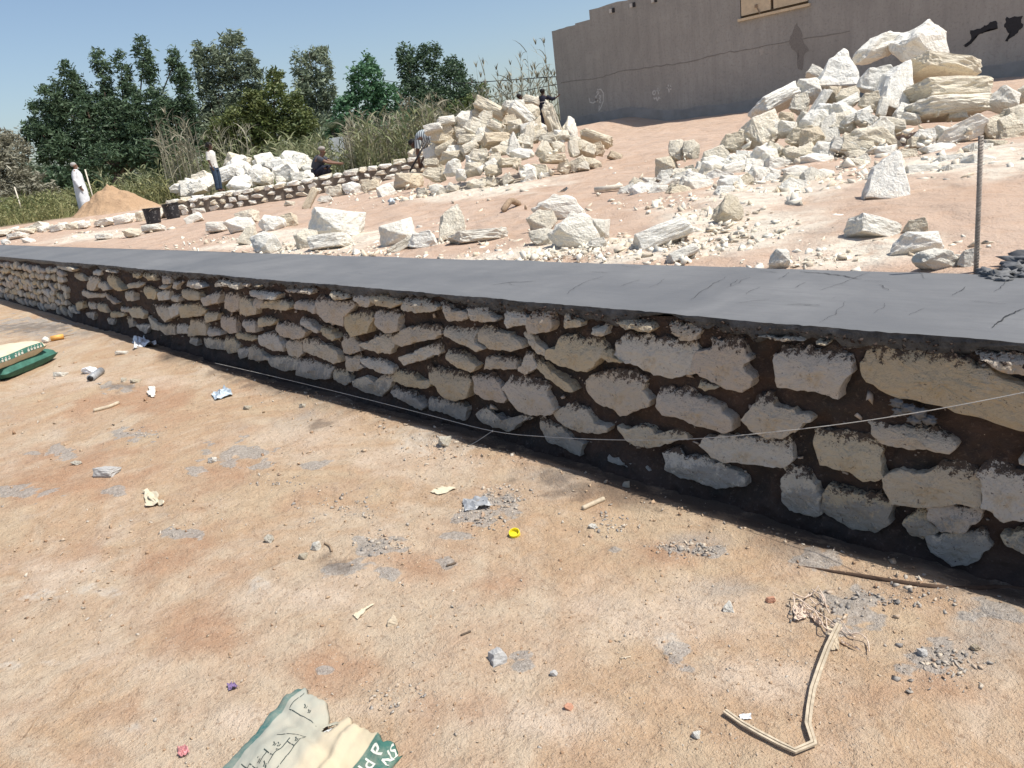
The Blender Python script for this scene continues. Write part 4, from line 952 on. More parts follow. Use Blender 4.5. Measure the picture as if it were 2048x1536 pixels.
# rocks standing free on the sand: placed by their foot
def stand(px, py, w, h, ang, kind, mat, label, group=None, dep=None, yaw=None):
    P, t = hit(px, py+h*.42); wm, hm = w*t, h*t
    if dep is None: dep = {'slab': .7*wm, 'block': .85*sqrt(wm*hm), 'shard': .8*min(wm, hm), 'boulder': .9*sqrt(wm*hm)}[kind]
    c = Vector(at_t(px, py, t))+FH*dep*.3; dep *= 1.0
    o = rock_obj('limestone_rock', kind, c, (wm*1.10, dep, hm*1.16), radians(ang), rnd(-.35, .35) if yaw is None else yaw, rnd(-.1, .1), mat)
    tag(o, label, 'rock', group or 'loose limestone rocks on the sand'); return o
FREE = [
 (1792,358,82,98,-14,'shard','w','tall white rock standing upright alone on the sand with a dark shadow'),
 (1460,421,62,54,8,'boulder','r','round cream rock resting on a patch of white crumbs'),
 (1756,463,98,38,-13,'slab','w','flat brick-like white block lying on the sand near the rebar'),
 (1836,456,46,32,0,'block','r','small tan-shaded block behind the flat block near the rebar'),
 (1850,490,112,46,8,'block','w','broad white wedge rock just left of the rebar'),
 (1886,523,104,44,0,'boulder','w','rounded white rock against the back of the wall beside the rebar'),
 (1942,521,38,42,0,'block','w','small white block touching the rebar'),
 (1566,519,42,36,5,'block','w','small white block at the back of the wall, alone left of the rebar group'),
 (1325,475,118,38,22,'slab','w','long white slab slanting up to the right behind the wall'),
 (1366,511,64,20,25,'slab','w','thin white sliver lying against the back of the wall'),
 (1120,418,104,48,-10,'boulder','w','upper of two bright white boulders stacked behind the wall'),
 (1152,466,98,70,-10,'boulder','w','large bright white boulder, lower of the stacked pair behind the wall'),
 (1086,446,58,44,0,'block','r','shaded block under the left end of the stacked white boulders'),
 (1092,477,62,34,0,'block','r','lowest shaded block beneath the stacked white boulders'),
 (1200,461,42,40,0,'block','w','small white block right of the stacked white boulders'),
 (1195,488,40,20,0,'block','w','small white chip at the foot of the stacked white boulders'),
 (906,450,52,72,-4,'shard','r','upright pointed cream rock standing behind the wall'),
 (955,478,116,22,7,'slab','w','long thin white slab lying beside the upright pointed rock'),
 (792,473,74,52,22,'block','w','tilted white block left of the upright pointed rock'),
 (804,496,66,18,32,'slab','r','thin slab leaning under the tilted white block'),
 (845,486,56,36,0,'block','w','white block between the tilted block and the upright pointed rock'),
 (663,455,108,64,-4,'block','w','largest pale block of the row behind the wall'),
 (656,488,82,28,6,'slab','w','flat slab under the largest pale block of the row'),
 (612,482,48,40,0,'block','r','small cream rock left of the largest pale block'),
 (530,487,58,40,4,'block','w','square white block at the left end of the row behind the wall'),
 (497,472,30,44,-20,'shard','r','narrow shard leaning on the square white block'),
 (478,452,62,30,0,'block','w','flat white rock at the left end of the row'),
 (492,437,44,24,12,'slab','r','thin cream slab on top of the left end of the row'),
 (542,450,50,32,0,'boulder','w','round white rock behind the square white block'),
 (575,444,36,28,0,'block','t','tan rock at the back of the row behind the wall'),
 (432,456,42,18,0,'slab','w','low white slab at the far left of the row'),
 (385,440,34,16,30,'slab','w','small slab tilted on the sand past the left end of the row'),
 (262,466,34,16,4,'block','r','low cream block on the sand near the black buckets'),
 (304,459,44,12,4,'slab','w','flat white stone on the sand in front of the black buckets'),
 (205,475,32,10,0,'slab','w','thin white stone lying on the sand near the left end of the wall'),
 (620,398,16,44,-28,'slab','t','narrow grey-tan slab standing in front of the low wall'),
 (578,408,20,10,0,'block','r','small cream stone left of the standing narrow slab'),
 (812,365,60,34,0,'block','t','broad tan block at the left foot of the middle rock heap'),
 (705,378,40,24,0,'block','w','pale block in the scatter between low wall and middle heap'),
 (740,375,36,20,20,'slab','r','cream slab in the scatter between low wall and middle heap'),
 (670,385,36,22,-10,'block','r','cream block at the left of the scatter before the middle heap'),
 (770,385,34,26,30,'slab','w','white slab leaning in the scatter before the middle heap'),
 (720,355,40,18,10,'block','w','white block at the back of the scatter before the middle heap'),
 (650,400,30,14,0,'block','w','low white stone at the front of the scatter before the middle heap'),
 (838,455,12,8,0,'block','w','tiny white stone alone on open sand behind the row'),
 (75,458,44,18,10,'block','r','greyish rock at the far left beside the grass'),
 (30,475,40,10,8,'slab','w','flat pale slab at the far left edge by the wall end'),
 (10,485,20,12,0,'block','w','small pale stone at the far left edge of the picture'),
 (55,482,26,10,-5,'block','w','small white stone just beyond the far end of the wall'),
 (125,452,24,12,0,'block','w','small white stone left of the orange sand heap'),
]
for f_ in FREE:
    o = stand(*f_[:8])
    if f_ is FREE[0]: o.data = LIB[('w', 'shard')][1]
    if f_ is FREE[1] or f_ is FREE[10] or f_ is FREE[11]: o.data = LIB[(f_[6], 'boulder')][2]
    if f_[5] == 'shard' and f_ is not FREE[0]: o.data = LIB[(f_[6], 'shard')][0]
# white rubble: crumbs and chips strewn over the sand and heaps
PP = []; SS = []
def strew(px, py, sx, sy, n, lo, hi, fn=upper_z):
    for i in range(int(n*1.8)):
        a_ = px+random.gauss(0, sx); b_ = py+random.gauss(0, sy)-(a_-px)*.10
        P, t = hit(a_, b_, fn, n=500)
        if P[1] < YB+.04: continue
        s = lo*.6+(hi*1.1-lo*.6)*rnd(0, 1)**5
        if P[2]-float(fn(P[0], P[1])) > .03: continue
        PP.append(P+np.array([0, 0, -s*.05])); SS.append(s)
for a_ in [(1120,505,110,7,260,.01,.05),(1420,440,40,16,130,.01,.05),(1500,470,80,12,90,.008,.04),(1700,480,70,14,130,.008,.04),(640,490,120,12,480,.008,.05),(830,495,90,8,380,.008,.05),(1000,500,110,7,300,.008,.04),(1540,388,150,9,180,.01,.06),(1350,400,70,10,90,.01,.05),
           (1800,345,140,14,260,.01,.06),(760,385,70,14,200,.02,.08),(950,375,120,10,160,.02,.07),(200,470,70,5,90,.02,.08),(450,485,60,8,110,.02,.06),(1250,505,90,8,200,.008,.04),(1850,500,90,14,60,.006,.03),(1620,522,140,6,110,.006,.03),(1450,505,110,7,90,.006,.04)]: strew(*a_)
for a_ in [(1010,330,110,40,110,.02,.07)]: strew(*a_, fn=MA)
for a_ in [(1700,330,180,40,420,.015,.07),(1450,355,90,22,120,.015,.06)]: strew(*a_, fn=MBm)
Vv, Ff = chip_set(np.array(PP), np.array(SS), 12, .75)
k = MB('limestone_chip', .95, .15); r = k.islrand(); k.col(k.ramp(r, [(0, (.56, .48, .37)), (.4, (.74, .68, .56)), (.8, (.80, .76, .66)), (1, (.64, .53, .39))]))
o = np_mesh('limestone_rubble', Vv, Ff, k.m); tag(o, 'white limestone chips and crumbs strewn over the sand and heaps', 'rubble', kind='stuff')

# ------------------------------------------------------------------ low stone wall further back
lw = empty('low_stone_wall', (LB[0], LB[1], .8)); tag(lw, 'low unfinished wall of pale stones in dark mortar further back on the sand', 'stone wall')
LO = Vector(lw.location)
def low_pt(s):   # s in metres from B towards C
    d = (LC-LB); Lh = np.linalg.norm(d); d = d/Lh; return LB+d*s, d
Llow = float(np.linalg.norm(LC-LB))
core = []; HT = .44
d3 = Vector((*(LC-LB)/Llow, 0)); n3 = Vector((-d3.y, d3.x, 0))
Vcore = []
for i in range(15):
    p, _ = low_pt(Llow*i/14); zb = float(upper_z(p[0]-n3.x*.5, p[1]-n3.y*.5))
    for off, zz in ((.03, -.1), (.03, HT-.07), (.42, HT-.07), (.42, -.1)): Vcore.append(Vector((p[0], p[1], zb+zz))+n3*off-LO)
mk('mortar', Vcore, [(4*i+j, 4*i+4+j, 4*i+5+j, 4*i+1+j) for i in range(14) for j in range(3)], M['lowmortar'], lw)
def low_stone(p, zb, w, h, dep, kd, off):
    o = rock_obj('stone', kd, (0, 0, 0), (w, dep, h), rnd(-.12, .12), rnd(-.12, .12), rnd(-.1, .1), random.choice('rww'), axes=(d3, Vector((0, 0, 1))))
    loc = Vector((p[0], p[1], zb))+n3*off-LO; m4 = o.matrix_world.copy(); m4.translation = loc; o.parent = lw; o.matrix_local = m4
for c in range(3):
    s = rnd(0, .1)
    while s < Llow:
        w = rnd(.2, .42); p, _ = low_pt(s+w/2); zb = float(upper_z(p[0]-n3.x*.5, p[1]-n3.y*.5)); h = (.17, .15, .13)[c]*rnd(.9, 1.12)
        low_stone(p, zb+(.075, .235, .385)[c]+rnd(-.01, .01), w, h, .26, random.choice(['block', 'boulder', 'slab']), .10+rnd(-.015, .015))
        if c == 2: low_stone(p+np.array([n3.x, n3.y])*.3, zb+.39+rnd(-.02, .04), w*1.05, h, .3, random.choice(['block', 'slab']), 0)
        s += w+rnd(.015, .04)
# its first course running on to the left
fnd = empty('stone_footing', (LA[0], LA[1], .8)); tag(fnd, 'single course of pale footing stones running left from the low wall', 'stone footing')
FO = Vector(fnd.location); s = -2.5; dAB = (LB-LA); LAB = float(np.linalg.norm(dAB)); dAB = dAB/LAB; dv = Vector((*dAB, 0)); nv = Vector((-dv.y, dv.x, 0))
while s < LAB:
    w = rnd(.25, .6); p = LA+dAB*(s+w/2); rise = .14*max(0, s)/LAB
    for off in (0, .32):
        o = rock_obj('stone', random.choice(['slab', 'block']), (0, 0, 0), (w, .34, rnd(.13, .2)+rise), rnd(-.1, .1), rnd(-.2, .2), 0, random.choice('rww'), axes=(dv, Vector((0, 0, 1))))
        m4 = o.matrix_world.copy(); m4.translation = Vector((p[0], p[1], float(upper_z(p[0], p[1]))+.07+rise*.5))+nv*(off+rnd(-.08, .08))-FO; o.parent = fnd; o.matrix_local = m4
    s += w+rnd(.02, .12)
# white stones heaped behind the low wall
fc = at_depth(505, 365, 25.2); MC = mound(fc, 3.0, 1.8, 1.05, math.atan2(CAM_R.y, CAM_R.x), .8)
for i in range(62):
    px = 355+i/61*285+rnd(-6, 6); top = 318+ (30 if px < 400 else 0)+max(0, (430-px))*.35 + max(0, px-600)*.5
    py = rnd(top, 372-(px-500)*.12); w = rnd(20, 46)
    if hit(px, py, MC)[1]*FPX < 23.5: py = top+rnd(2, 14)
    if hit(px, py, MC)[1]*FPX < 23.5 or abs(px-432) < 12: continue
    put(px, py, w, w*rnd(.5, .85), rnd(-30, 30), random.choice(['block', 'boulder', 'block', 'slab']), random.choice('wwwr'), MC,
        '%s rock %s of the white heap' % ('big' if w > 37 else ('mid-sized' if w > 28 else 'small'), heap_words(px, py, 350, 640, 315, 385)), 'white rocks heaped behind the low wall', .5)
V = []
# orange sand heap
sc_, st_ = hit(235, 428)
sh = at_depth(233, 424, 22.6)
bm = bmesh.new(); bmesh.ops.create_grid(bm, x_segments=56, y_segments=40, size=1)
for v in bm.verts:
    u, w_ = v.co.x, v.co.y; r = sqrt(u*u+w_*w_)
    hgt = max(0, 1-r)**1.0*(1+.35*mnoise.fractal(Vector((u*3.5, w_*3.5, 12)), 1, 2, 4))+.05*mnoise.fractal(Vector((u*8, w_*8, 5)), 1, 2, 3)*(1 if r < 1 else .2)
    v.co = Vector((u*1.45, w_*1.1, hgt*.85-.05))
me = bpy.data.meshes.new('sand_heap'); bm.to_mesh(me); bm.free(); me.polygons.foreach_set('use_smooth', [True]*len(me.polygons))
o = link('sand_heap', me, M['heap']); o.location = (sh[0], sh[1], float(upper_z(sh[0], sh[1]))-.02); o.rotation_euler = (0, 0, math.atan2(CAM_R.y, CAM_R.x)); tag(o, 'small heap of orange-brown sand in front of the man in white', 'sand heap')
# white pipe and dry sticks on the sand
pA, tA = hit(1190, 385); pB, tB = hit(1245, 378)
pp = empty('white_pipe', pA); tag(pp, 'short white pipe lying on the sand at the left foot of the right heap', 'pipe')
dv_ = Vector(pB-pA); r_ = 5.2*tA
tube('pipe_wall', [Vector((0, 0, r_)), dv_+Vector((0, 0, r_))], r_, M['pale'], pp, 14); tube('pipe_bore', [Vector((0, 0, r_))-dv_*.004, dv_*.02+Vector((0, 0, r_))], r_*.72, M['black'], pp, 12)
pA, tA = hit(1005, 423); pB, _ = hit(1040, 410); mid = (pA+pB)/2+np.array([0, 0, .06])
o = tube('dry_branch', smooth_pts([Vector(pA), Vector(mid)+Vector((0, 0, .02)), Vector(pB)], 5), [.01]+[.035]*9+[.02], M['woodd'], None, 7); tag(o, 'short curved dry branch lying alone on the sand', 'branch')
pA, tA = hit(1052, 421); o = lump('wood_stub', Vector(pA)+Vector((0, 0, .02)), .03, M['woodd'], None, 4, 2, (.5, .5, 1.4)); tag(o, 'tiny brown wood stub on the sand right of the curved branch', 'wood stub')
pA, tA = hit(783, 407); o = lump('crumpled_packet', Vector(pA)+Vector((0, 0, .03)), .05, M['blueplastic'], None, 9, 3, (1.2, .8, .9), .8, 4); tag(o, 'small blue packet on the sand before the middle heap', 'litter')

# ------------------------------------------------------------------ vegetation
def leaf_cloud(lobes, depth, n_per, leaf, seed, jitter_d=1.0, elong=1.6, droop=0.):
    """leaf-sized faces in clumps spread through ellipsoidal lobes. lobes: (px, py, rx, ry) in picture units at this depth"""
    rg = np.random.default_rng(seed); Vs = []; k = depth/FPX
    R = np.array(CAM_R); U = np.array([0, 0, 1.0]); Fw = np.array([CAM_F.x, CAM_F.y, 0]); Fw /= np.linalg.norm(Fw); R = np.array([R[0], R[1], 0]); R /= np.linalg.norm(R)
    for (px, py, rx, ry) in lobes:
        c = at_depth(px, py, depth+rg.uniform(-.4, .4)*jitter_d); a, b = rx*k, ry*k; dd = min(a, b)*.5+a*.5
        ncl = max(6, int(n_per*3.0*(a*b)**.8)); d = rg.normal(size=(ncl, 3)); d /= np.linalg.norm(d, axis=1)[:, None]
        rr = rg.uniform(.30, 1.0, ncl)**.45
        cc = c + (d[:, :1]*R*a + d[:, 1:2]*Fw*dd + d[:, 2:]*U*b)*rr[:, None]
        cs = rg.uniform(.6, 1.3, ncl)*.13*(a*b)**.25+.04
        m_ = 22
        off = rg.normal(size=(ncl, m_, 3))*cs[:, None, None]*np.array([.8, .8, .7+.5*droop])
        P = (cc[:, None, :]+off).reshape(-1, 3); N = len(P)
        ax = rg.normal(size=(N, 3)); ax[:, 2] = ax[:, 2]*.6-droop*1.2; ax /= np.linalg.norm(ax, axis=1)[:, None]
        bx = np.cross(ax, rg.normal(size=(N, 3))); bx /= np.linalg.norm(bx, axis=1)[:, None]
        s = leaf*rg.uniform(.6, 1.35, N)[:, None]
        Vs.append(np.stack([P-ax*s*elong, P+bx*s*.55, P+ax*s*elong, P-bx*s*.55], 1))
    V = np.concatenate(Vs); n = len(V)
    return V.reshape(-1, 3), np.arange(n*4).reshape(-1, 4)
def tree(name, label, base_px, depth, lobes, mat, n_per=26, leaf=.07, seed=1, elong=1.6, droop=0., trunk=.16, group='trees behind the site'):
    b = at_depth(base_px[0], base_px[1], depth); b[2] = float(upper_z(b[0], b[1]))-.1
    t = empty(name, b); tag(t, label, 'tree', group); B = np.array(b)
    V, F = leaf_cloud(lobes, depth, n_per, leaf, seed, 1.0, elong, droop); np_mesh('crown', V-B, F, mat, t)
    parts = []; rs = random.Random(seed)
    cent = [Vector(at_depth(l[0], l[1], depth))-Vector(b) for l in lobes]
    mid = sum(cent, Vector())/len(cent); fork = Vector((mid.x*.4, mid.y*.4, max(.8, mid.z*.35)))
    parts.append(tube_vf(smooth_pts([Vector((0, 0, -.2)), Vector((rs.uniform(-.1, .1), 0, fork.z*.5)), fork], 4), [trunk*(1.15-.05*i) for i in range(9)], 8))
    for c in cent:
        m_ = fork.lerp(c, .5)+Vector((rs.uniform(-.3, .3), rs.uniform(-.3, .3), rs.uniform(-.1, .3)))
        sp = smooth_pts([fork, m_, c+Vector((0, 0, .3))], 4); parts.append(tube_vf(sp, [trunk*.28*(1-.1*i) for i in range(len(sp))], 6))
    V, F = join_vf(parts); mk('trunk', V, F, M['bark'], t, smooth=True)
    return t
tree('broad_tree', 'broad dark green tree with several pointed tops, biggest of the trees', (230, 360), 37, [(140,160,15,38),(170,205,22,55),(205,142,14,46),(228,228,24,66),(246,145,13,42),(268,225,22,62),(291,128,16,52),(318,222,22,60),(352,138,14,46),(374,185,13,50),(112,205,24,48),(88,240,24,40),(70,268,22,26),(100,275,34,34),(140,245,36,60),(185,255,40,66),(235,265,42,64),(285,260,42,66),(335,260,38,66),(370,250,24,58),(150,300,50,34),(220,315,70,28),(300,310,60,34),(350,305,40,36),(110,305,36,22)], M['lf_dark'], 38, .058, 3, 2.0, -.25, .3)
tree('eucalyptus_tree', 'tall loose grey-green tree right of the biggest tree', (455, 340), 40, [(470,118,30,52),(440,130,20,44),(405,140,18,48),(415,190,26,56),(445,200,34,60),(500,150,16,52),(515,165,12,44),(490,205,26,56),(430,265,44,48),(395,250,24,56),(470,260,40,50),(465,78,20,18),(396,105,10,24),(425,110,10,22)], M['lf_grey'], 17, .07, 5, 2.3, .1, .16)
tree('olive_tree', 'yellowish olive-green bushy tree in front of the grey-green trees', (550, 330), 36, [(550,215,34,54),(552,165,18,28),(585,235,30,55),(520,245,30,55),(480,262,36,48),(560,280,60,40),(505,215,22,40),(605,265,30,48),(450,275,36,42)], M['lf_olive'], 34, .07, 7, 1.5, -.1, .2)
tree('eucalyptus_tree', 'slender drooping grey-green tree with open sky on its right', (630, 320), 41, [(605,140,20,40),(645,135,18,36),(622,185,30,50),(655,190,16,44),(640,225,24,46),(608,225,26,50),(655,270,40,40),(620,112,14,18),(645,105,12,14),(625,270,36,40)], M['lf_grey'], 17, .07, 9, 2.3, .35, .14)
tree('leafy_tree', 'bright green conical tree between the grey-green and dark trees', (735, 310), 34, [(730,165,34,40),(732,215,50,48),(692,230,22,36),(772,205,32,36),(738,132,15,22),(735,260,55,35),(690,270,44,36),(790,255,40,36)], M['lf_bright'], 30, .075, 11, 1.3, 0, .16)
tree('dark_tree', 'dark green tree with two tops nearest the grey building', (870, 280), 38, [(838,150,42,46),(815,125,20,36),(860,112,22,26),(902,175,40,52),(938,200,30,44),(870,210,58,36),(830,200,40,40),(905,140,22,26),(830,245,55,36),(900,235,50,34)], M['lf_dark'], 34, .06, 13, 1.5, .1, .2)
tree('dry_shrub', 'grey-brown feathery shrub at the left edge of the picture', (5, 390), 36, [(18,300,38,42),(8,345,40,45),(52,368,36,26),(-40,310,60,70),(-70,360,70,50),(85,385,30,16),(30,385,60,20)], M['lf_dry'], 24, .06, 15, 2.6, .2, .1)
tree('far_tree', 'distant greyish tree low on the horizon beside the biggest tree', (75, 350), 70, [(75,335,28,26),(100,350,30,20),(60,350,24,22)], M['lf_grey'], 9, .12, 17, 1.5, 0, .15)
tree('olive_tree', 'dull olive bush hanging over dry reeds right of the dark tree', (950, 230), 34, [(945,215,28,30),(968,190,10,24),(920,235,40,26)], M['lf_olive'], 26, .06, 19, 1.6, 0, .08)
tree('filler_bush', 'added row of low dark bushes standing in for shade under the biggest tree', (200, 375), 46, [(60,372,36,20),(110,358,40,26),(165,352,44,28),(225,348,44,30),(290,342,46,30),(350,335,44,30),(140,378,60,16),(240,368,70,18)], M['lf_dark'], 20, .09, 23, 1.5, 0, .1)  # bushes added to make the gap below the crown dark
tree('filler_bush', 'row of low dull bushes behind the reeds right of the biggest tree', (560, 330), 46, [(410,325,44,30),(470,318,44,30),(535,310,46,30),(600,302,44,30),(660,296,40,26),(720,290,44,28),(790,280,50,28),(860,268,44,28)], M['lf_olive'], 18, .09, 25, 1.5, 0, .1)
# palm
pb = at_depth(668, 300, 33); pb[2] = float(upper_z(pb[0], pb[1])); pl = empty('palm_tree', pb); tag(pl, 'small palm with spiky fronds between the slender tree and the bright tree', 'palm')
hd = Vector(at_depth(668, 262, 33))-Vector(pb); parts = [tube_vf([Vector((0, 0, -.1)), hd], [.16, .12], 8)]; mk('trunk', *join_vf(parts), M['bark'], pl, smooth=True)
V = []; F = []
for i in range(26):
    a_ = rnd(0, 2*pi); up = rnd(.3, 1.3); Ln = rnd(.8, 1.2); d_ = Vector((cos(a_), sin(a_), up)).normalized()
    for s in range(14):
        t0 = s/14; p = hd+d_*Ln*t0+Vector((0, 0, -.45*t0*t0)); side = d_.cross(Vector((0, 0, 1))).normalized()
        for sg in (-1, 1):
            tip = p+side*sg*.22*(1-t0*.6)+d_*.14; q = len(V); V += [p, p+d_*.035, tip]; F.append((q, q+1, q+2))
mk('fronds', V, F, M['lf_grey'], pl)
def blades(name, label, cat, plants, mat, nl=7, lw_=.022, seed=0, plume=0.):
    rs = random.Random(seed); V = []; F = []
    def strip(p0, d0, L_, w, bend, seg=4):
        side = d0.cross(Vector((rs.uniform(-1, 1), rs.uniform(-1, 1), .2)))
        side = side.normalized() if side.length > 1e-6 else Vector((1, 0, 0)); b0 = len(V); p = p0.copy(); d_ = d0.copy()
        for s in range(seg+1):
            ww = w*(1-(s/seg)**1.6)+.001; V.append(p-side*ww); V.append(p+side*ww)
            p = p+d_*(L_/seg); d_ = (d_+Vector((0, 0, -bend/seg))).normalized()
        for s in range(seg): F.append((b0+2*s, b0+2*s+1, b0+2*s+3, b0+2*s+2))
    for (P, h, lean) in plants:
        P = Vector(P); a_ = rs.uniform(0, 2*pi); d_ = Vector((cos(a_)*lean, sin(a_)*lean, 1)).normalized()
        strip(P, d_, h, .010+.004*h, .12, 4)
        for i in range(nl):
            t0 = rs.uniform(.12, .95); an = rs.uniform(0, 2*pi); dl = Vector((cos(an), sin(an), rs.uniform(.6, 1.8))).normalized()
            strip(P+d_*h*t0, dl, h*rs.uniform(.16, .34), lw_*rs.uniform(.6, 1.2), rs.uniform(.5, 1.7))
        if rs.random() < plume:
            top = P+d_*h*.97
            for i in range(7):
                an = rs.uniform(0, 2*pi); strip(top, Vector((cos(an)*.35, sin(an)*.35, 1)).normalized(), rs.uniform(.15, .3), .02, .6, 2)
    o = mk(name, V, F, mat); tag(o, label, cat, kind='stuff'); return o
def sow(n, px0, px1, d0, d1, h0, h1, lean=.15, topf=None):
    out = []
    for i in range(n):
        px = rnd(px0, px1); d_ = rnd(d0, d1); p = at_depth(px, 380-(px*.13), d_); z = float(upper_z(p[0], p[1])); out.append(((p[0], p[1], z), rnd(h0, h1), rnd(0, lean)))
    return out
blades('reed_bed', 'green reeds growing in a band behind the low stone wall', 'reeds', sow(230, 330, 700, 26, 31, 1.0, 1.9)+sow(90, 200, 340, 25.5, 29, .7, 1.4), M['reed'], 8, .026, 1, .1)
blades('tall_reed_clump', 'tall bare pale reed stalks rising behind the person in the white shirt', 'reeds', sow(46, 325, 400, 25.5, 27, 2.0, 3.0, .10)+sow(24, 400, 500, 26, 28, 1.9, 2.7, .2), M['reeddry'], 4, .02, 2, .2)
blades('dry_reed_bed', 'dense dry brown-green reeds left of the middle rock heap', 'reeds', sow(230, 690, 900, 24, 28, 1.0, 2.1)+sow(50, 870, 960, 26, 30, 1.1, 1.8), M['reeddry'], 7, .02, 3, .2)
blades('green_reed_clump', 'green reeds mixed among the dry ones beside the concrete panel wall', 'reeds', sow(110, 560, 660, 25, 28, .9, 1.6)+sow(120, 700, 880, 23.5, 26, 1.0, 1.9)+sow(60, 640, 720, 24, 25.5, .5, .9), M['reed'], 8, .026, 4)
blades('plumed_reed_clump', 'plumed reeds against the sky at the corner of the grey building', 'reeds', sow(80, 950, 1120, 28, 33, 1.9, 2.7, .12)+sow(9, 960, 1110, 27, 29, 2.8, 3.3, .08), M['reeddry'], 6, .018, 5, .8)
blades('tall_grass', 'tall green and dry grass filling the left background beside the footing', 'grass', sow(900, -60, 190, 24.5, 36, .5, 1.0, .3)+sow(420, 150, 350, 24.8, 29, .5, 1.0, .3), M['grass'], 6, .02, 6)
blades('low_grass', 'lower green grass tufts at the edge of the sand at the far left', 'grass', sow(500, -60, 130, 22.5, 26, .25, .6, .4), M['grass'], 5, .016, 7)
# concrete panel wall among the reeds
wa = at_depth(636, 284, 29.5); wb = at_depth(724, 268, 29.5); cwl = empty('concrete_panel_wall', (wa[0], wa[1], 1.0)); tag(cwl, 'short grey concrete wall with a whitewashed middle panel among the reeds', 'wall')
wd_ = Vector((wb[0]-wa[0], wb[1]-wa[1], 0)); Lw = wd_.length; wd_.normalize(); Mr = Matrix.Rotation(math.atan2(wd_.y, wd_.x), 3, 'Z')
for i, (a_, b_, mt, dz) in enumerate([(-.1, .26, 'cwall', 0), (.27, .56, 'cwallw', .03), (.57, 1.1, 'cwall', .02)]):
    hz = wa[2]-1.0+.05*i+dz; mk('panel', *box_vf(wd_*Lw*(a_+b_)/2+Vector((0, 0, hz/2)), (Lw*(b_-a_), .12, hz), Mr), M[mt], cwl)

# ------------------------------------------------------------------ people
def skin_mesh(name, nodes, edges, mat, parent, root='pelvis', sub=2):
    names = list(nodes); me = bpy.data.meshes.new(name)
    me.from_pydata([nodes[n][:3] for n in names], [(names.index(a_), names.index(b_)) for a_, b_ in edges], []); me.materials.append(mat)
    o = bpy.data.objects.new(name, me); COL.objects.link(o); o.parent = parent
    md = o.modifiers.new('skin', 'SKIN'); md.use_smooth_shade = True
    for i, n in enumerate(names):
        sv = me.skin_vertices[0].data[i]; r = nodes[n][3]; sv.radius = r if hasattr(r, '__len__') else (r, r); sv.use_root = (n == root)
    s = o.modifiers.new('sub', 'SUBSURF'); s.levels = sub; s.render_levels = sub
    return o
def base_pose():
    N = dict(pelvis=(0, 0, .95, .12), spine=(0, 0, 1.15, .115), chest=(0, 0, 1.34, .13), neck=(0, .005, 1.49, .05), jaw=(0, .035, 1.565, .066), head=(0, .02, 1.65, .085), crown=(0, .01, 1.70, .06), nose=(0, .118, 1.60, .014), brow=(0, .085, 1.645, .045))
    for s, t in ((-1, 'l'), (1, 'r')):
        N.update({'sh'+t: (s*.17, 0, 1.42, .058), 'el'+t: (s*.225, -.03, 1.15, .043), 'wr'+t: (s*.225, .05, .92, .028), 'ha'+t: (s*.225, .075, .85, .034), 'hip'+t: (s*.09, 0, .88, .09), 'kn'+t: (s*.1, .02, .5, .06), 'an'+t: (s*.1, -.01, .09, .042), 'toe'+t: (s*.115, .15, .035, .036), 'ear'+t: (s*.092, .0, 1.61, .016)})
    return N
BE = [('pelvis','spine'),('spine','chest'),('chest','neck'),('neck','jaw'),('jaw','head'),('head','crown'),('jaw','nose'),('head','brow')]
for t in 'lr': BE += [('chest','sh'+t),('sh'+t,'el'+t),('el'+t,'wr'+t),('wr'+t,'ha'+t),('pelvis','hip'+t),('hip'+t,'kn'+t),('kn'+t,'an'+t),('an'+t,'toe'+t),('head','ear'+t)]
def fingers(N, E):
    for t in 'lr':
        h = Vector(N['ha'+t][:3]); w = Vector(N['wr'+t][:3]); d_ = (h-w).normalized(); sd_ = d_.cross(Vector((1, 0, .1))).normalized()
        for i, (o_, L_) in enumerate([(-.030, .055), (-.011, .075), (.010, .08), (.030, .068), (.045, .045)]):
            b_ = h+sd_*o_*.9+d_*.02; n1 = 'f%s%d' % (t, i)
            if i == 4: b_ = h+sd_*.034-d_*.02
            N[n1] = (*(b_+d_*L_*.5), .009); N[n1+'t'] = (*(b_+d_*L_+Vector((0, 0, 0))+sd_*(.02 if i == 4 else 0)), .0085); E += [('ha'+t, n1), (n1, n1+'t')]
def loft(rings, n=18, wob=.0, seed=0):
    """rings: (cx, cy, cz, rx, ry); closed tube of ellipses in horizontal planes"""
    V = []; F = []
    for i, (x, y, z, rx, ry) in enumerate(rings):
        for k_ in range(n):
            a_ = 2*pi*k_/n; f_ = 1+wob*sin(a_*5+seed+z*2)*(1 if i < len(rings)*.6 else .3); V.append(Vector((x+cos(a_)*rx*f_, y+sin(a_)*ry*f_, z)))
    for i in range(len(rings)-1):
        for k_ in range(n): F.append((i*n+k_, i*n+(k_+1) % n, (i+1)*n+(k_+1) % n, (i+1)*n+k_))
    return V, F
def face_dir(px, d_):   # heading so that local +y looks along the picture's right (d_=0) turned by d_ degrees away from the camera
    return math.atan2(CAM_R.y, CAM_R.x)+radians(d_)-pi/2
def person(px_head, py_head, depth, heading, label, height=None, pose=None, head_z=1.74):
    h = at_depth(px_head, py_head, depth); zg = float(upper_z(h[0], h[1])); sc = (h[2]-zg)/head_z if height is None else height/head_z
    p = empty('person', (h[0], h[1], h[2]-head_z*sc), heading); p.scale = (sc, sc, sc); tag(p, label, 'person', 'people on the building site'); return p
def V3(N, k_): return Vector(N[k_][:3])
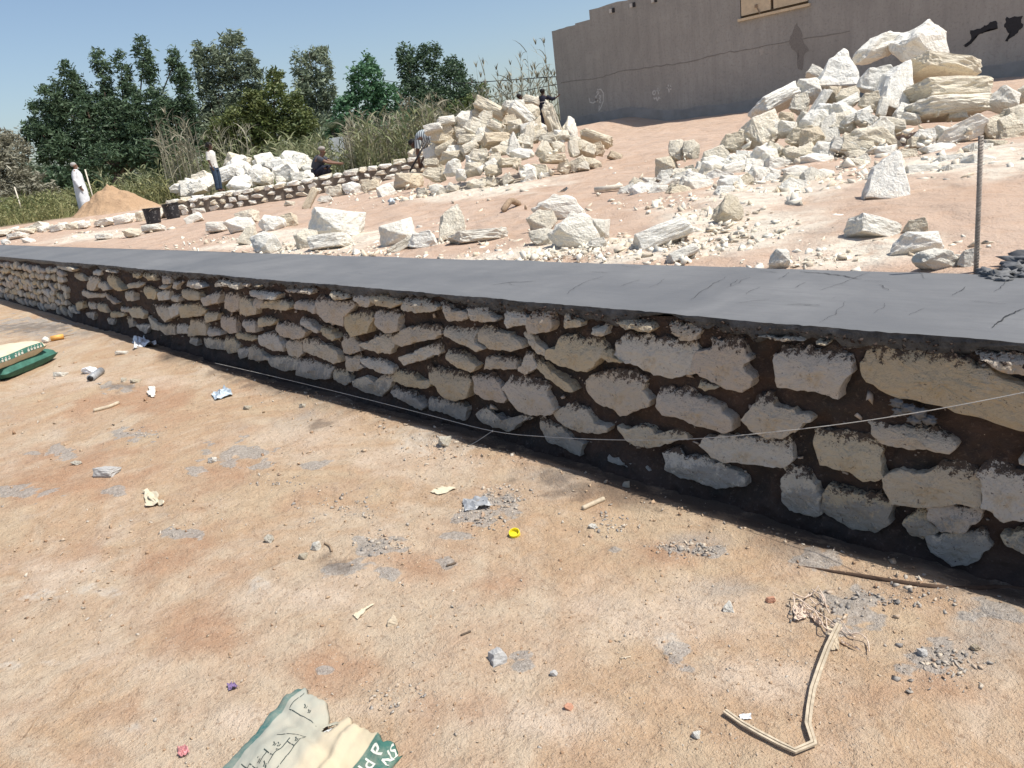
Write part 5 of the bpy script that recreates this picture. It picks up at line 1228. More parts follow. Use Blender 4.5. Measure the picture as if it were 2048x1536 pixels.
# man in white robe, seen three quarters from behind, looking to the right
p = person(146, 325, 24.3, face_dir(0, 18), 'man in a long white robe standing behind the orange sand heap', pose=None)
N = base_pose(); E = list(BE); N['jaw'] = (0, .05, 1.56, .07); N['elr'] = (.23, -.04, 1.16, .045); N['wrr'] = (.25, .05, .93, .03); N['har'] = (.25, .08, .86, .036); fingers(N, E)
skin_mesh('body', N, E, M['skin'], p)
robe = [loft([(0, 0, .14, .27, .23), (0, 0, .3, .265, .225), (0, 0, .6, .25, .21), (0, 0, .95, .225, .185), (0, 0, 1.15, .21, .165), (0, 0, 1.32, .215, .16), (0, 0, 1.42, .19, .13), (0, 0, 1.47, .12, .09), (0, .0, 1.51, .07, .07)], 22, .05, 1)]
for t in 'lr': robe.append(tube_vf(smooth_pts([V3(N, 'sh'+t)+Vector((0, 0, .01)), V3(N, 'el'+t), V3(N, 'wr'+t)], 4), [.085, .083, .08, .077, .073, .075, .078, .08, .085], 12, False))
mk('robe', *join_vf(robe), M['robe'], p, smooth=True)
lump('hair', (0, 0, 0), .098, M['greyhair'], p, 3, 3, (.95, 1.02, .80), .06).location = (0, -.015, 1.672)
lump('beard', (0, 0, 0), .05, M['greyhair'], p, 5, 2, (.9, .7, .9), .1).location = (0, .088, 1.535)
mk('trouser_leg', *join_vf([tube_vf([V3(N, 'kn'+t), V3(N, 'an'+t)], [.09, .085], 12) for t in 'lr']), M['robe'], p, smooth=True)
# youth in white shirt and jeans
p = person(425, 293, 22.3, face_dir(0, -10), 'person in a white shirt and dark jeans standing on the low wall', height=1.40)
c_ = at_depth(440, 384, 22.3); p.location = c_
N = base_pose(); E = list(BE); N['ell'] = (-.2, -.06, 1.16, .042); N['wrl'] = (-.21, -.02, .93, .028); N['hal'] = (-.21, .0, .86, .033); fingers(N, E); skin_mesh('body', N, E, M['skind'], p)
tee = [loft([(0, 0, .86, .175, .135), (0, 0, 1.0, .165, .125), (0, 0, 1.2, .17, .125), (0, 0, 1.36, .19, .13), (0, 0, 1.44, .15, .10), (0, 0, 1.49, .065, .062)], 18, .03)]
for t in 'lr': tee.append(tube_vf([V3(N, 'sh'+t)+Vector((0, 0, .01)), V3(N, 'sh'+t).lerp(V3(N, 'el'+t), .55), V3(N, 'el'+t)], [.075, .072, .07], 12, False))
mk('shirt', *join_vf(tee), M['tee'], p, smooth=True)
jn = [loft([(0, 0, .78, .165, .125), (0, 0, .93, .16, .12)], 16)]
for t in 'lr': jn.append(tube_vf(smooth_pts([V3(N, 'hip'+t)+Vector((0, 0, .02)), V3(N, 'kn'+t), V3(N, 'an'+t)], 4), [.105, .10, .095, .09, .085, .08, .075, .072, .072], 12))
mk('jeans', *join_vf(jn), M['jeans'], p, smooth=True)
lump('hair', (0, 0, 0), .12, M['hair'], p, 8, 3, (.95, 1.0, .85), .35, 4).location = (0, -.02, 1.67)
# man squatting at the low wall, reaching to the right along its top
c_ = at_depth(640, 345, 22.9); p = empty('person', (c_[0], c_[1], float(at_depth(636, 347, 22.9)[2])-.28), face_dir(0, -8)); tag(p, 'man in a dark shirt and patterned cap squatting behind the low wall, arm outstretched', 'person', 'people on the building site')
N = dict(pelvis=(0, -.12, .30, .13), spine=(0, -.06, .48, .125), chest=(0, .06, .66, .135), neck=(0, .15, .79, .055), jaw=(0, .21, .85, .068), head=(0, .21, .94, .088), crown=(0, .20, .99, .062), nose=(0, .31, .885, .014), brow=(0, .28, .93, .045))
for s, t in ((-1, 'l'), (1, 'r')): N.update({'sh'+t: (s*.17, .08, .72, .06), 'el'+t: (s*.16, .36, .56, .045), 'wr'+t: (s*.08, .62, .50, .03), 'ha'+t: (s*.06, .70, .49, .035), 'hip'+t: (s*.1, -.1, .28, .1), 'kn'+t: (s*.17, .28, .42, .075), 'an'+t: (s*.14, .02, .07, .045), 'toe'+t: (s*.15, .18, .03, .036), 'ear'+t: (s*.094, .2, .90, .016)})
E = list(BE); fingers(N, E); skin_mesh('body', N, E, M['skin'], p)
sh_ = [tube_vf(smooth_pts([V3(N, 'pelvis'), V3(N, 'spine'), V3(N, 'chest'), V3(N, 'neck')-Vector((0, 0, .03))], 4), [.165, .168, .17, .172, .174, .178, .18, .18, .178, .165, .14, .11, .075], 16)]
for t in 'lr': sh_.append(tube_vf([V3(N, 'sh'+t), V3(N, 'sh'+t).lerp(V3(N, 'el'+t), .6)], [.085, .075], 12, False))
mk('shirt', *join_vf(sh_), M['greyshirt'], p, smooth=True)
tr_ = []
for t in 'lr': tr_.append(tube_vf(smooth_pts([V3(N, 'hip'+t), V3(N, 'kn'+t), V3(N, 'an'+t)], 4), [.12, .115, .11, .10, .095, .09, .08, .075, .075], 12))
mk('trousers', *join_vf(tr_), M['navy'], p, smooth=True)
lump('cap', (0, 0, 0), .108, M['capcloth'], p, 4, 3, (1, 1.05, .75), .1).location = (0, .195, .975)
# man bending over behind the middle heap in a striped top
c_ = at_depth(872, 285, 17.2); p = empty('person', (c_[0], c_[1], 0), face_dir(0, 160)); p.location.z = float(at_depth(862, 262, 17.2)[2])-1.08
tag(p, 'person in a grey striped top and khaki trousers bent over left of the middle heap', 'person', 'people on the building site')
N = dict(pelvis=(0, -.02, .84, .13), spine=(0, .14, .95, .125), chest=(0, .33, .95, .135), neck=(0, .46, .88, .055), jaw=(0, .53, .82, .068), head=(0, .58, .86, .088), crown=(0, .62, .88, .062), nose=(0, .62, .76, .014), brow=(0, .64, .81, .045))
for s, t in ((-1, 'l'), (1, 'r')): N.update({'sh'+t: (s*.17, .36, .92, .06), 'el'+t: (s*.2, .40, .66, .045), 'wr'+t: (s*.1, .46, .45, .03), 'ha'+t: (s*.06, .48, .38, .035), 'hip'+t: (s*.09, -.02, .80, .095), 'kn'+t: (s*.11, .06, .45, .065), 'an'+t: (s*.11, -.02, .08, .045), 'toe'+t: (s*.12, .14, .03, .036), 'ear'+t: (s*.094, .57, .84, .016)})
E = list(BE); fingers(N, E); skin_mesh('body', N, E, M['skind'], p)
sh_ = [tube_vf(smooth_pts([V3(N, 'pelvis')+Vector((0, .02, .04)), V3(N, 'spine'), V3(N, 'chest'), V3(N, 'neck')], 4), [.165, .168, .17, .172, .174, .178, .18, .18, .178, .165, .14, .11, .075], 18)]
for t in 'lr': sh_.append(tube_vf([V3(N, 'sh'+t), V3(N, 'sh'+t).lerp(V3(N, 'el'+t), .7)], [.085, .075], 12, False))
mk('striped_top', *join_vf(sh_), M['striped'], p, smooth=True)
tr_ = [tube_vf([V3(N, 'pelvis')+Vector((0, -.05, -.1)), V3(N, 'pelvis')+Vector((0, .03, .06))], [.17, .165], 16)]
for t in 'lr': tr_.append(tube_vf(smooth_pts([V3(N, 'hip'+t), V3(N, 'kn'+t), V3(N, 'an'+t)], 4), [.125, .12, .115, .105, .10, .095, .09, .085, .085], 12))
mk('trousers', *join_vf(tr_), M['khaki'], p, smooth=True)
lump('hair', (0, 0, 0), .1, M['hair'], p, 4, 3, (.95, 1, .9), .1).location = (0, .60, .885)
sA, sB = Vector(at_depth(857, 275, 16.6)), Vector(at_depth(819, 344, 16.6))
sv_ = empty('shovel', sB); tag(sv_, 'shovel with a dark handle leaning at the left end of the middle heap', 'shovel')
tube('handle', [Vector(), sA-sB], .022, M['black'], sv_, 8); mk('blade', *box_vf((sB-sA).normalized()*.12, (.2, .03, .26)), M['steel'], sv_)
# two people by the building corner, hidden up to the shoulders by the middle heap
for (px, py, dpt, hd_, lb, mt, wide) in [(1084, 178, 21.5, face_dir(0, 70), 'person in a dark navy shirt standing by the corner of the grey building', 'navy', 1.25), (1038, 188, 21.0, face_dir(0, 20), 'dark-haired person whose head shows just over the top of the middle heap', 'greyshirt', 1.0)]:
    p = person(px, py, dpt, hd_, lb); N = base_pose(); E = list(BE)
    if wide > 1: N['elr'] = (.40, .02, 1.30, .045); N['wrr'] = (.56, .10, 1.36, .03); N['har'] = (.62, .12, 1.40, .035)
    fingers(N, E); skin_mesh('body', N, E, M['skind'], p)
    tee = [loft([(0, 0, .84, .185, .145), (0, 0, 1.0, .175, .135), (0, 0, 1.2, .18, .14), (0, 0, 1.36, .2, .14), (0, 0, 1.44, .16, .11), (0, 0, 1.49, .07, .065)], 18, .03)]
    for t in 'lr': tee.append(tube_vf([V3(N, 'sh'+t), V3(N, 'el'+t), V3(N, 'el'+t).lerp(V3(N, 'wr'+t), .6)], [.085, .075, .06], 12, False))
    mk('shirt', *join_vf(tee), M[mt], p, smooth=True)
    if wide > 1: mk('chest_stripe', *loft([(0, 0, 1.235, .186, .145), (0, 0, 1.26, .187, .146)], 18), M['chalk'], p, smooth=True)
    jn = [loft([(0, 0, .78, .17, .13), (0, 0, .93, .165, .125)], 16)]
    for t in 'lr': jn.append(tube_vf(smooth_pts([V3(N, 'hip'+t), V3(N, 'kn'+t), V3(N, 'an'+t)], 4), [.105, .10, .095, .09, .085, .08, .075, .072, .072], 12))
    mk('trousers', *join_vf(jn), M['navy'], p, smooth=True)
    lump('hair', (0, 0, 0), .108, M['hair'], p, 4, 3, (.95, 1.0, .85), .1).location = (0, -.01, 1.672)
# white stick poking out of the heap, poles on the left
o = tube('white_stake', [Vector(at_depth(1076, 222, 13.2)), Vector(at_depth(1075, 192, 13.2))], .018, M['pale'], None, 6); tag(o, 'short white stake sticking up from the top of the middle heap', 'stake')
a_, b_ = at_depth(170, 339, 24.6), at_depth(189, 405, 24.6); b_[2] -= .35
o = tube('tool_handle', [Vector(b_), Vector(a_)], [.016, .022], M['pale'], None, 8); tag(o, 'pale wooden tool handle standing upright beside the man in white', 'tool handle')
a_, b_ = at_depth(29, 374, 25), at_depth(46, 428, 25)
o = tube('pale_post', [Vector(b_)-Vector((0, 0, .2)), Vector(a_)], [.022, .02], M['pale'], None, 8); tag(o, 'thin pale post leaning in the grass at the far left', 'post')

# ------------------------------------------------------------------ buckets
k = MB('splashed_black_plastic', .5, .35); n_ = k.noise(9, 5, .8); k.col(k.mix(k.ramp(n_, [(.56, 0.), (.64, .8)]), (.02, .021, .026), (.42, .42, .41))); M['bucket'] = k.m
def bucket(px, py, wpx, hpx, label, lean):
    P, t = hit(px, py); R_ = wpx*t/2; H = hpx*t; b_ = empty('plastic_bucket', P+np.array([0, 0, .0])); b_.rotation_euler = (lean, 0, rnd(0, 3)); tag(b_, label, 'bucket', 'black buckets by the low wall')
    prof_ = [(0, 0), (.78*R_, 0), (.80*R_, .02), (R_*.97, H*.97), (R_*1.05, H*.97), (R_*1.05, H), (R_*.95, H), (R_*.76, .03), (0, .03)]; n = 24; V = []; F = []
    for r, z in prof_:
        for k_ in range(n): V.append(Vector((cos(2*pi*k_/n)*r, sin(2*pi*k_/n)*r, z)))
    for i in range(len(prof_)-1):
        for k_ in range(n): F.append((i*n+k_, i*n+(k_+1) % n, (i+1)*n+(k_+1) % n, (i+1)*n+k_))
    mk('tub', V, F, M['bucket'], b_, smooth=False)
    mk('rim_band', *join_vf([loft([(0, 0, H*.86, R_*.975, R_*.975), (0, 0, H*.90, R_*.99, R_*.99)], 24)]), M['black'], b_)
    tube('handle', [Vector((cos(a_)*R_*1.06, sin(a_)*R_*.5-R_*.3*0, H*.93-sin(a_)*R_*.35)) for a_ in np.linspace(0, pi, 14)], .006, M['steel'], b_, 6)
bucket(308, 446, 34, 29, 'left black bucket, splashed with cement, on the sand beside the low wall', .06)
bucket(348, 437, 32, 30, 'right black bucket with more white cement splashes, touching the low wall', -.05)

# ------------------------------------------------------------------ things lying on the near ground
def gz(x, y): return float(lower_z(np.array([[x]]), np.array([[y]]))[0, 0])
def gp(px, py, dz=0.):
    p = PIX(px, py)
    for i in range(3):
        z = gz(p[0], p[1]); p = on_z(px, py, z)
    return Vector((p[0], p[1], z+dz))
def mpp(px, py): return float(np.linalg.norm(PIX(px, py)-ORG))/sqrt(FPX**2+(px-1024)**2+(py-768)**2)   # metres per pixel
def text_mesh(txt, size):
    cu = bpy.data.curves.new('lettering', 'FONT'); cu.body = txt; cu.size = size; cu.resolution_u = 3; cu.offset = size*.012
    ob = bpy.data.objects.new('lettering_tmp', cu); COL.objects.link(ob); bpy.context.view_layer.update()
    me = bpy.data.meshes.new_from_object(ob.evaluated_get(bpy.context.evaluated_depsgraph_get()))
    bpy.data.objects.remove(ob); bpy.data.curves.remove(cu)
    bm = bmesh.new(); bm.from_mesh(me); bmesh.ops.triangulate(bm, faces=bm.faces)
    bmesh.ops.subdivide_edges(bm, edges=[e for e in bm.edges if e.calc_length() > size*.3], cuts=2); bmesh.ops.triangulate(bm, faces=bm.faces)
    V = [v.co.copy() for v in bm.verts]; bm.verts.index_update(); F = [tuple(v.index for v in f.verts) for f in bm.faces]; bm.free(); return V, F
# torn cement bag at the bottom
c0 = gp(597, 1381); c1 = gp(806, 1512); c2 = gp(455, 1536)
bu = (c1-c0); bu.z = 0; BW = bu.length; bu.normalize(); bv = (c2-c0); bv.z = 0; bv -= bu*bv.dot(bu)*.0; bv.normalize(); BLn = .62
bag = empty('cement_bag', c0); tag(bag, 'torn empty cream cement bag with green bands and printed table lying in front', 'cement bag')
def bag_pt(u, v, off=0.):
    """u across 0..1, v along 0..1"""
    w = BW*(1-.02*sin(v*7))
    h = .016+.030*sin(pi*min(max(u, 0), 1))**.7*(.35+.65*min(1, v*4))+.012*sin(u*9+v*6)*sin(v*11+u*3)
    h += .016*max(0, 1-abs((u-.62)-.18*v)/.05)*(1 if v < .5 else .5)-.010*max(0, 1-abs(v-.17-.10*u)/.05)
    h += .010*mnoise.fractal(Vector((u*4, v*6, 3)), 1, 2, 4)
    if u <= .002 or u >= .998 or v <= .002: h *= .35
    tear = .035*mnoise.fractal(Vector((u*9, 1, 5)), 1, 2, 4)*(1-min(1, v*8)) + (.05*max(0, 1-abs(u-.42)/.1))*(1-min(1, v*6))
    h += .007*abs(mnoise.fractal(Vector((u*7+v*3, v*9-u*4, 8)), 1, 2, 4))
    p = bu*w*u+bv*(BLn*v+tear); return Vector((p.x, p.y, max(h, .006)+off))
nu, nv = 56, 72; V = []; F = []; hole = lambda u, v: (abs(u-.485)/.035)**2+(abs(v-.10)/.05)**2 < 1
for j in range(nv+1):
    for i in range(nu+1): V.append(bag_pt(i/nu, j/nv))
for j in range(nv):
    for i in range(nu):
        if not hole((i+.5)/nu, (j+.5)/nv): F.append((j*(nu+1)+i, j*(nu+1)+i+1, (j+1)*(nu+1)+i+1, (j+1)*(nu+1)+i))
me = mesh_data('paper', V, F, True); uvl = me.uv_layers.new(name='sheet')
for lp in me.loops: i = lp.vertex_index; uvl.data[lp.index].uv = ((i % (nu+1))/nu, (i//(nu+1))/nv)
k = MB('printed_bag_paper', .8, .2); uvn = k.sep('UV'); nz = k.noise(7, 5, .7); u_ = k.math('ADD', uvn[0], k.math('MULTIPLY', k.math('SUBTRACT', nz, .5), .012))
c = k.ramp(u_, [(0, (.05, .15, .14)), (.085, (.055, .16, .15)), (.09, (.37, .385, .33)), (.47, (.40, .39, .31)), (.52, (.55, .47, .33)), (.80, (.53, .455, .31)), (.805, (.045, .13, .105)), (1, (.05, .15, .12))])
c = k.mix(k.ramp(k.noise(9, 6, .75), [(.42, 0.), (.7, .55)]), c, (.46, .40, .31)); k.col(c); k.bump(k.noise(12, 4), .4, .01)
link('paper', me, k.m, bag)
sol = bag.children[0].modifiers.new('thickness', 'SOLIDIFY'); sol.thickness = .0015; sol.offset = -1
V = []; F = []
for (u, v) in [(.44, .04), (.53, .04), (.53, .16), (.44, .16)]: V.append(bag_pt(u, v)-Vector((0, 0, .012)))
mk('inner_ply', V, [(0, 1, 2, 3)], M['plastic'], bag)
def on_bag(VF, u0, v0, ang, mat, name='lettering'):
    V, F = VF; out = []
    for p in V:
        x, y = p.x*cos(ang)-p.y*sin(ang), p.x*sin(ang)+p.y*cos(ang); out.append(bag_pt(u0-y/BW, v0-x/BLn, .0022))
    mk(name, out, F, mat, bag)
on_bag(text_mesh('eld P', BW*.12), .91, .235, 0, M['pale_ink']); on_bag(text_mesh('NS', BW*.095), .992, .10, 0, M['pale_ink'])
def bag_line(pts, w=.0016):
    V = []; F = []; P = []
    for (a_, b_) in zip(pts[:-1], pts[1:]):
        n = max(2, int(math.hypot((b_[0]-a_[0])*BW, (b_[1]-a_[1])*BLn)/.008)); P += [(a_[0]+(b_[0]-a_[0])*i/n, a_[1]+(b_[1]-a_[1])*i/n) for i in range(n)]
    P.append(pts[-1])
    for i, p in enumerate(P):
        a_, b_ = P[max(i-1, 0)], P[min(i+1, len(P)-1)]; d_ = Vector(((b_[0]-a_[0])*BW, (b_[1]-a_[1])*BLn)); d_ = d_.normalized() if d_.length > 0 else Vector((1, 0)); q = Vector((-d_.y, d_.x))*w
        V += [bag_pt(p[0]+q.x/BW, p[1]+q.y/BLn, .002), bag_pt(p[0]-q.x/BW, p[1]-q.y/BLn, .002)]
    return V, [(2*i, 2*i+1, 2*i+3, 2*i+2) for i in range(len(P)-1)]
lines = [[(.13, .02), (.13, .15), (.40, .13)], [(.22, .30), (.40, .22), (.40, .60)], [(.33, .28), (.33, .60)], [(.33, .30), (.40, .30)], [(.24, .40), (.33, .40)], [(.20, .48), (.33, .48)], [(.27, .40), (.27, .60)], [(.14, .50), (.27, .50)], [(.20, .48), (.20, .62)], [(.14, .56), (.33, .56)]]
mk('printed_table', *join_vf([bag_line(l) for l in lines]), M['ink'], bag)
glyph = []
for (u, v) in [(.23, .44), (.295, .44), (.36, .26), (.365, .45), (.23, .53), (.30, .53), (.17, .54), (.25, .34), (.28, .33), (.30, .35), (.20, .08), (.25, .09)]:
    glyph.append(bag_line([(u, v), (u+.016, v+.006), (u+.02, v+.02)], .002)); glyph.append(bag_line([(u+.026, v), (u+.03, v+.016)], .0018))
mk('printed_figures', *join_vf(glyph), M['ink'], bag)
# two full bags at the left edge
def pillow(L_, W_, H_, seed, n=(26, 18)):
    V = []; F = []; nx_, ny_ = n
    for side in (1, -1):
        for j in range(ny_+1):
            for i in range(nx_+1):
                u, v = i/nx_*2-1, j/ny_*2-1; e = (1-abs(u)**5)*(1-abs(v)**4); hh = H_/2*max(e, 0)**.42
                hh *= 1+.14*mnoise.fractal(Vector((u*2+seed, v*2, side)), 1, 2, 4); V.append(Vector((u*L_/2*(1-.02*abs(v)), v*W_/2, side*hh)))
    st_ = (nx_+1)*(ny_+1)
    for s in range(2):
        for j in range(ny_):
            for i in range(nx_):
                q = (s*st_+j*(nx_+1)+i, s*st_+j*(nx_+1)+i+1, s*st_+(j+1)*(nx_+1)+i+1, s*st_+(j+1)*(nx_+1)+i); F.append(q if s == 0 else q[::-1])
    return V, F
e0 = gp(-8, 772); e1 = gp(112, 722); ed_ = (e1-e0); ed_.z = 0; Lb = .80; ed_.normalize(); en = Vector((-ed_.y, ed_.x, 0))
for nm, z, cshift, lab, gmat in [('low', .075, Vector((0, 0, 0))+ed_*.09, 'lower of two stacked cement bags, mostly green, at the left edge', 'green'), ('top', .205, Vector((0, 0, 0))-ed_*.06-en*.02, 'upper of two stacked cream cement bags with a green printed side at the left edge', 'paper')]:
    ctr = e1-ed_*Lb/2+en*.24+cshift; b_ = empty('cement_bag', (ctr.x, ctr.y, gz(ctr.x, ctr.y)+z), math.atan2(ed_.y, ed_.x)+(0.04 if nm == 'low' else 0)); tag(b_, lab, 'cement bag', 'stacked cement bags at the left edge')
    V, F = pillow(Lb, .48, .17, 3 if nm == 'low' else 8); mk('sack', V, F, M['green'] if nm == 'low' else M['paper'], b_, smooth=True)
    if nm == 'low':
        pnl = [Vector((x, y, .078+.004*sin(x*9))) for x in (.02, .3) for y in (-.12, .14)]; mk('pale_panel', [pnl[0], pnl[2], pnl[3], pnl[1]], [(0, 1, 2, 3)], M['cwallw'], b_)
    else:
        V = []; F = []
        for i in range(21):
            x = -.36+.70*i/20
            for j, (yy, zz) in enumerate(((-.235, -.002), (-.229, .026), (-.218, .046))): V.append(Vector((x, yy-.007, zz+.004*sin(x*12))))
        for i in range(20):
            for j in range(2): F.append((3*i+j, 3*i+3+j, 3*i+4+j, 3*i+1+j))
        pn = mk('green_panel', V, F, M['green'], b_, smooth=True)
        parts = []
        for i in range(15):
            x = -.32+i*.044
            if i in (5, 9): continue
            parts.append(box_vf((x, -.2435, .012+.004*sin(x*12)), (.026, .003, rnd(.016, .024)))); parts.append(box_vf((x+.01, -.240, .032+.004*sin(x*12)), (.012, .003, .009)))
        mk('printed_letters', *join_vf(parts), M['pale_ink'], pn)
# bent pale strip of cane
SP = [(1450,1430),(1485,1455),(1520,1475),(1560,1496),(1590,1510),(1628,1494),(1616,1455),(1620,1420),(1626,1385),(1640,1350),(1656,1312),(1668,1290),(1678,1272)]
P = [gp(x, y, .012) for x, y in SP]; P[9].z += .012; P[10].z += .02; P[11].z += .025; P[12].z += .03
st = empty('cane_strip', P[4]); tag(st, 'long bent strip of pale split cane lying at the lower right', 'cane strip'); V = []; F = []
for half in (0, 1):
    b0 = len(V)
    for i, p in enumerate(P):
        d_ = (P[min(i+1, 12)]-P[max(i-1, 0)]).normalized(); sd_ = d_.cross(Vector((0, 0, 1))).normalized(); ww = .0085*(1 if i > 4 else .8)
        for (a_, z) in ((-1 if half == 0 else .1, 0), (-.1 if half == 0 else 1, 0), (-.1 if half == 0 else 1, .006), (-1 if half == 0 else .1, .006)): V.append(p+sd_*ww*a_+Vector((0, 0, z-.002*half))-P[4])
    for i in range(len(P)-1):
        for j in range(4): F.append((b0+4*i+j, b0+4*i+(j+1) % 4, b0+4*i+4+(j+1) % 4, b0+4*i+4+j))
    F += [(b0, b0+1, b0+2, b0+3)[::-1], tuple(b0+4*12+q for q in range(4))]
mk('strip', V, F, M['wood'], st)
# frayed fibre tangle at its end
tg = empty('fibre_tangle', gp(1655, 1250)); T0 = Vector(tg.location); tag(tg, 'tangle of frayed pale fibres and sacking beside the cane strip', 'fibre scrap')
Zn = lambda x, y: (1560+x*.1074, 1160+y*.1074)
FIB = [[(380,490),(560,600),(780,740),(980,880),(1200,1020),(1400,1130)],[(330,480),(500,580),(700,690),(900,820),(1090,950)],[(400,530),(420,620),(330,700),(260,720)],[(230,370),(420,370),(600,300),(720,240)],[(280,400),(460,400),(540,350)],[(250,400),(270,560),(240,700),(340,790),(450,780)],
       [(720,260),(830,420),(860,560),(920,740)],[(600,230),(640,300),(760,360),(820,470)],[(480,640),(640,700),(720,780),(780,900),(820,1020),(980,1080)],[(860,860),(890,1000),(990,1090)],[(560,470),(680,510),(760,560),(800,590)],[(1120,830),(1180,920),(1300,1080),(1450,1120),(1620,1180),(1660,1400)],[(950,900),(1080,940),(1150,1040),(1060,1080)],[(370,600),(350,700),(400,760)],[(300,600),(310,700),(290,770)]]
parts = []
for i, f_ in enumerate(FIB):
    pts = smooth_pts([gp(*Zn(x, y), rnd(.008, .03))-T0 for x, y in f_], 4); parts.append(tube_vf(pts, [rnd(.0012, .0028) for _ in pts], 5))
mk('fibres', *join_vf(parts), M['net'], tg, smooth=True)
def sheet(name, pix, mat, parent=None, O=Vector(), lift=.02, n=9, seed=0, fray=.1):
    """crumpled sheet spanned over four picture corners"""
    C = [gp(*q) for q in pix]; V = []; F = []; sz = (C[0]-C[2]).length
    for j in range(n+1):
        for i in range(n+1):
            u, v = i/n, j/n; p = C[0]*(1-u)*(1-v)+C[1]*u*(1-v)+C[2]*u*v+C[3]*(1-u)*v
            q = mnoise.fractal(Vector((u*2.6+seed, v*2.6, seed)), 1, 2, 4); q2 = mnoise.fractal(Vector((u*4+seed, v*4, seed+9)), 1, 2, 3)
            p = p+Vector((q2*sz*fray*.6, q*sz*fray*.6, 0)); p.z += .004+lift*.55*abs(q)+lift*.15*abs(q2); V.append(p-O)
    for j in range(n):
        for i in range(n): F.append((j*(n+1)+i, j*(n+1)+i+1, (j+1)*(n+1)+i+1, (j+1)*(n+1)+i))
    return mk(name, V, F, mat, parent, smooth=False)
sheet('sacking', [Zn(240, 520), Zn(440, 470), Zn(520, 740), Zn(270, 790)], M['net'], tg, T0, .03, 9, 3)
sheet('sacking', [Zn(860, 900), Zn(1080, 920), Zn(1100, 1330), Zn(960, 1330)], M['wood'], tg, T0, .012, 9, 6, .03)
sheet('sacking', [Zn(480, 640), Zn(700, 700), Zn(800, 900), Zn(700, 860)], M['net'], tg, T0, .04, 9, 9)
sheet('sacking', [Zn(1130, 1150), Zn(1300, 1250), Zn(1500, 1350), Zn(1150, 1200)], M['net'], tg, T0, .03, 9, 12)
# dark tapering streak on the dirt, modelled as a thin half-sunk tube
cp = [(1588,1129),(1640,1138),(1700,1148),(1800,1164),(1880,1174),(1940,1177),(2000,1174),(2060,1180)]
o = tube('dark_streak', smooth_pts([gp(x, y, -.002) for x, y in cp], 6), [.0015+.008*min(1, i/14) for i in range(len(cp)*6-5)], M['dark_tone'], None, 7); tag(o, 'dark tapering streak on the dirt along the edge of the wall shadow', 'cord')
# yellow bottle cap
k_ = mpp(1030, 1066); r_ = 11*k_; yc = gp(1030, 1070); b_ = empty('bottle_cap', yc); b_.rotation_euler = (.35, .1, .3); tag(b_, 'bright yellow plastic bottle cap lying open side up on the dirt', 'bottle cap')
V = []; F = []; n = 28; prof_ = [(0, 0), (1, 0), (1.02, .15), (1.02, .75), (.98, .85), (.86, .85), (.84, .2), (0, .2)]
for r, z in prof_:
    for q in range(n): V.append(Vector((cos(2*pi*q/n)*r*r_, sin(2*pi*q/n)*r*r_, z*r_)))
for i in range(len(prof_)-1):
    for q in range(n): F.append((i*n+q, i*n+(q+1) % n, (i+1)*n+(q+1) % n, (i+1)*n+q))
mk('shell', V, F, M['yellow'], b_, smooth=False)
# small single stones and scraps
def pebble(px, py, w, h, mat, label, kind='block', ang=0, cat='stone', name='loose_stone'):
    k_ = mpp(px, py); c = gp(px, py+h*.3, h*k_*.22); o = rock_obj(name, kind, c, (w*k_, (w*.6+h*.4)*k_, h*k_*1.0), radians(ang), rnd(-.4, .4), 0, 'r'); o.data = o.data.copy(); o.data.materials.clear(); o.data.materials.append(M[mat]); tag(o, label, cat); return o
PB = [(888,882,26,24,'rock','cream stone alone on sunny dirt just in front of the wall shadow'),(1457,1210,22,24,'white','pointed white stone near the fibre tangle','shard'),(1392,1469,18,16,'white','small white angular stone left of the cane strip'),
 (1138,1411,20,16,'redb','small block with a white face and brick-red side, bottom centre'),(1541,1198,22,14,'redb','reddish brick chip beside the fibre tangle'),(633,1090,22,20,'white','roundish white stone with a curved root beside it','boulder'),
 (606,1112,20,14,'rock','cream stone touching the roundish white stone'),(540,1076,20,20,'rock','cream stone left of the roundish white stone'),(997,1308,34,34,'cemsplash','grey crumpled lump of dried cement in the foreground','shard'),
 (1108,1345,16,14,'cemsplash','small grey lump right of the dried cement lump','boulder'),(786,1238,24,22,'wood','tan wedge-shaped chip on the dirt','shard'),(1253,969,16,16,'rock','pale stone lying inside the wall shadow','block'),(1185,1051,18,12,'white','little white stone below the wood chip'),
 (425,919,18,14,'white','white pebble by a grey cement splash on the left'),(155,925,24,10,'rock','pair-like cream stone left of the flat grey stone'),(215,942,48,20,'cemsplash','flat grey stone slab lying on the left dirt','slab'),(122,748,26,10,'white','white stone in front of the lower green bag','slab'),
 (1845,1303,20,18,'cemsplash','grey-black lump on the right dirt','block'),(1950,1293,20,16,'tan','round tan stone at the right edge of the dirt','boulder'),(182,740,32,18,'plastic','whitish crumpled cup near the cement bags','boulder'),(495,815,18,10,'rock','cream stone below the blue and white plastic','block'),
 (605,811,14,10,'rock','small cream stone near the shadow edge, centre left'),(245,705,26,8,'white','white chip left of the crumpled clear plastic','slab'),(247,760,10,12,'rock','small pale stone right of the grey pipe stub','block'),(270,762,22,10,'rock','twin cream stone near the grey pipe stub','block')]
for a_ in PB: pebble(*a_[:6], *(a_[6:] or ()))
def scrap(name, pix, mat, label, cat, lift=.02, seed=1):
    o = sheet(name, pix, M[mat], None, Vector(), lift, 9, seed); tag(o, label, cat); return o
scrap('paper_scrap', [(285,985),(305,985),(330,1012),(295,1015)], 'paper', 'folded cream paper scrap on the left dirt', 'litter', .05, 2)
scrap('paper_scrap', [(860,985),(885,975),(915,978),(880,992)], 'paper', 'flat tan paper scrap below the wall shadow', 'litter', .02, 4)
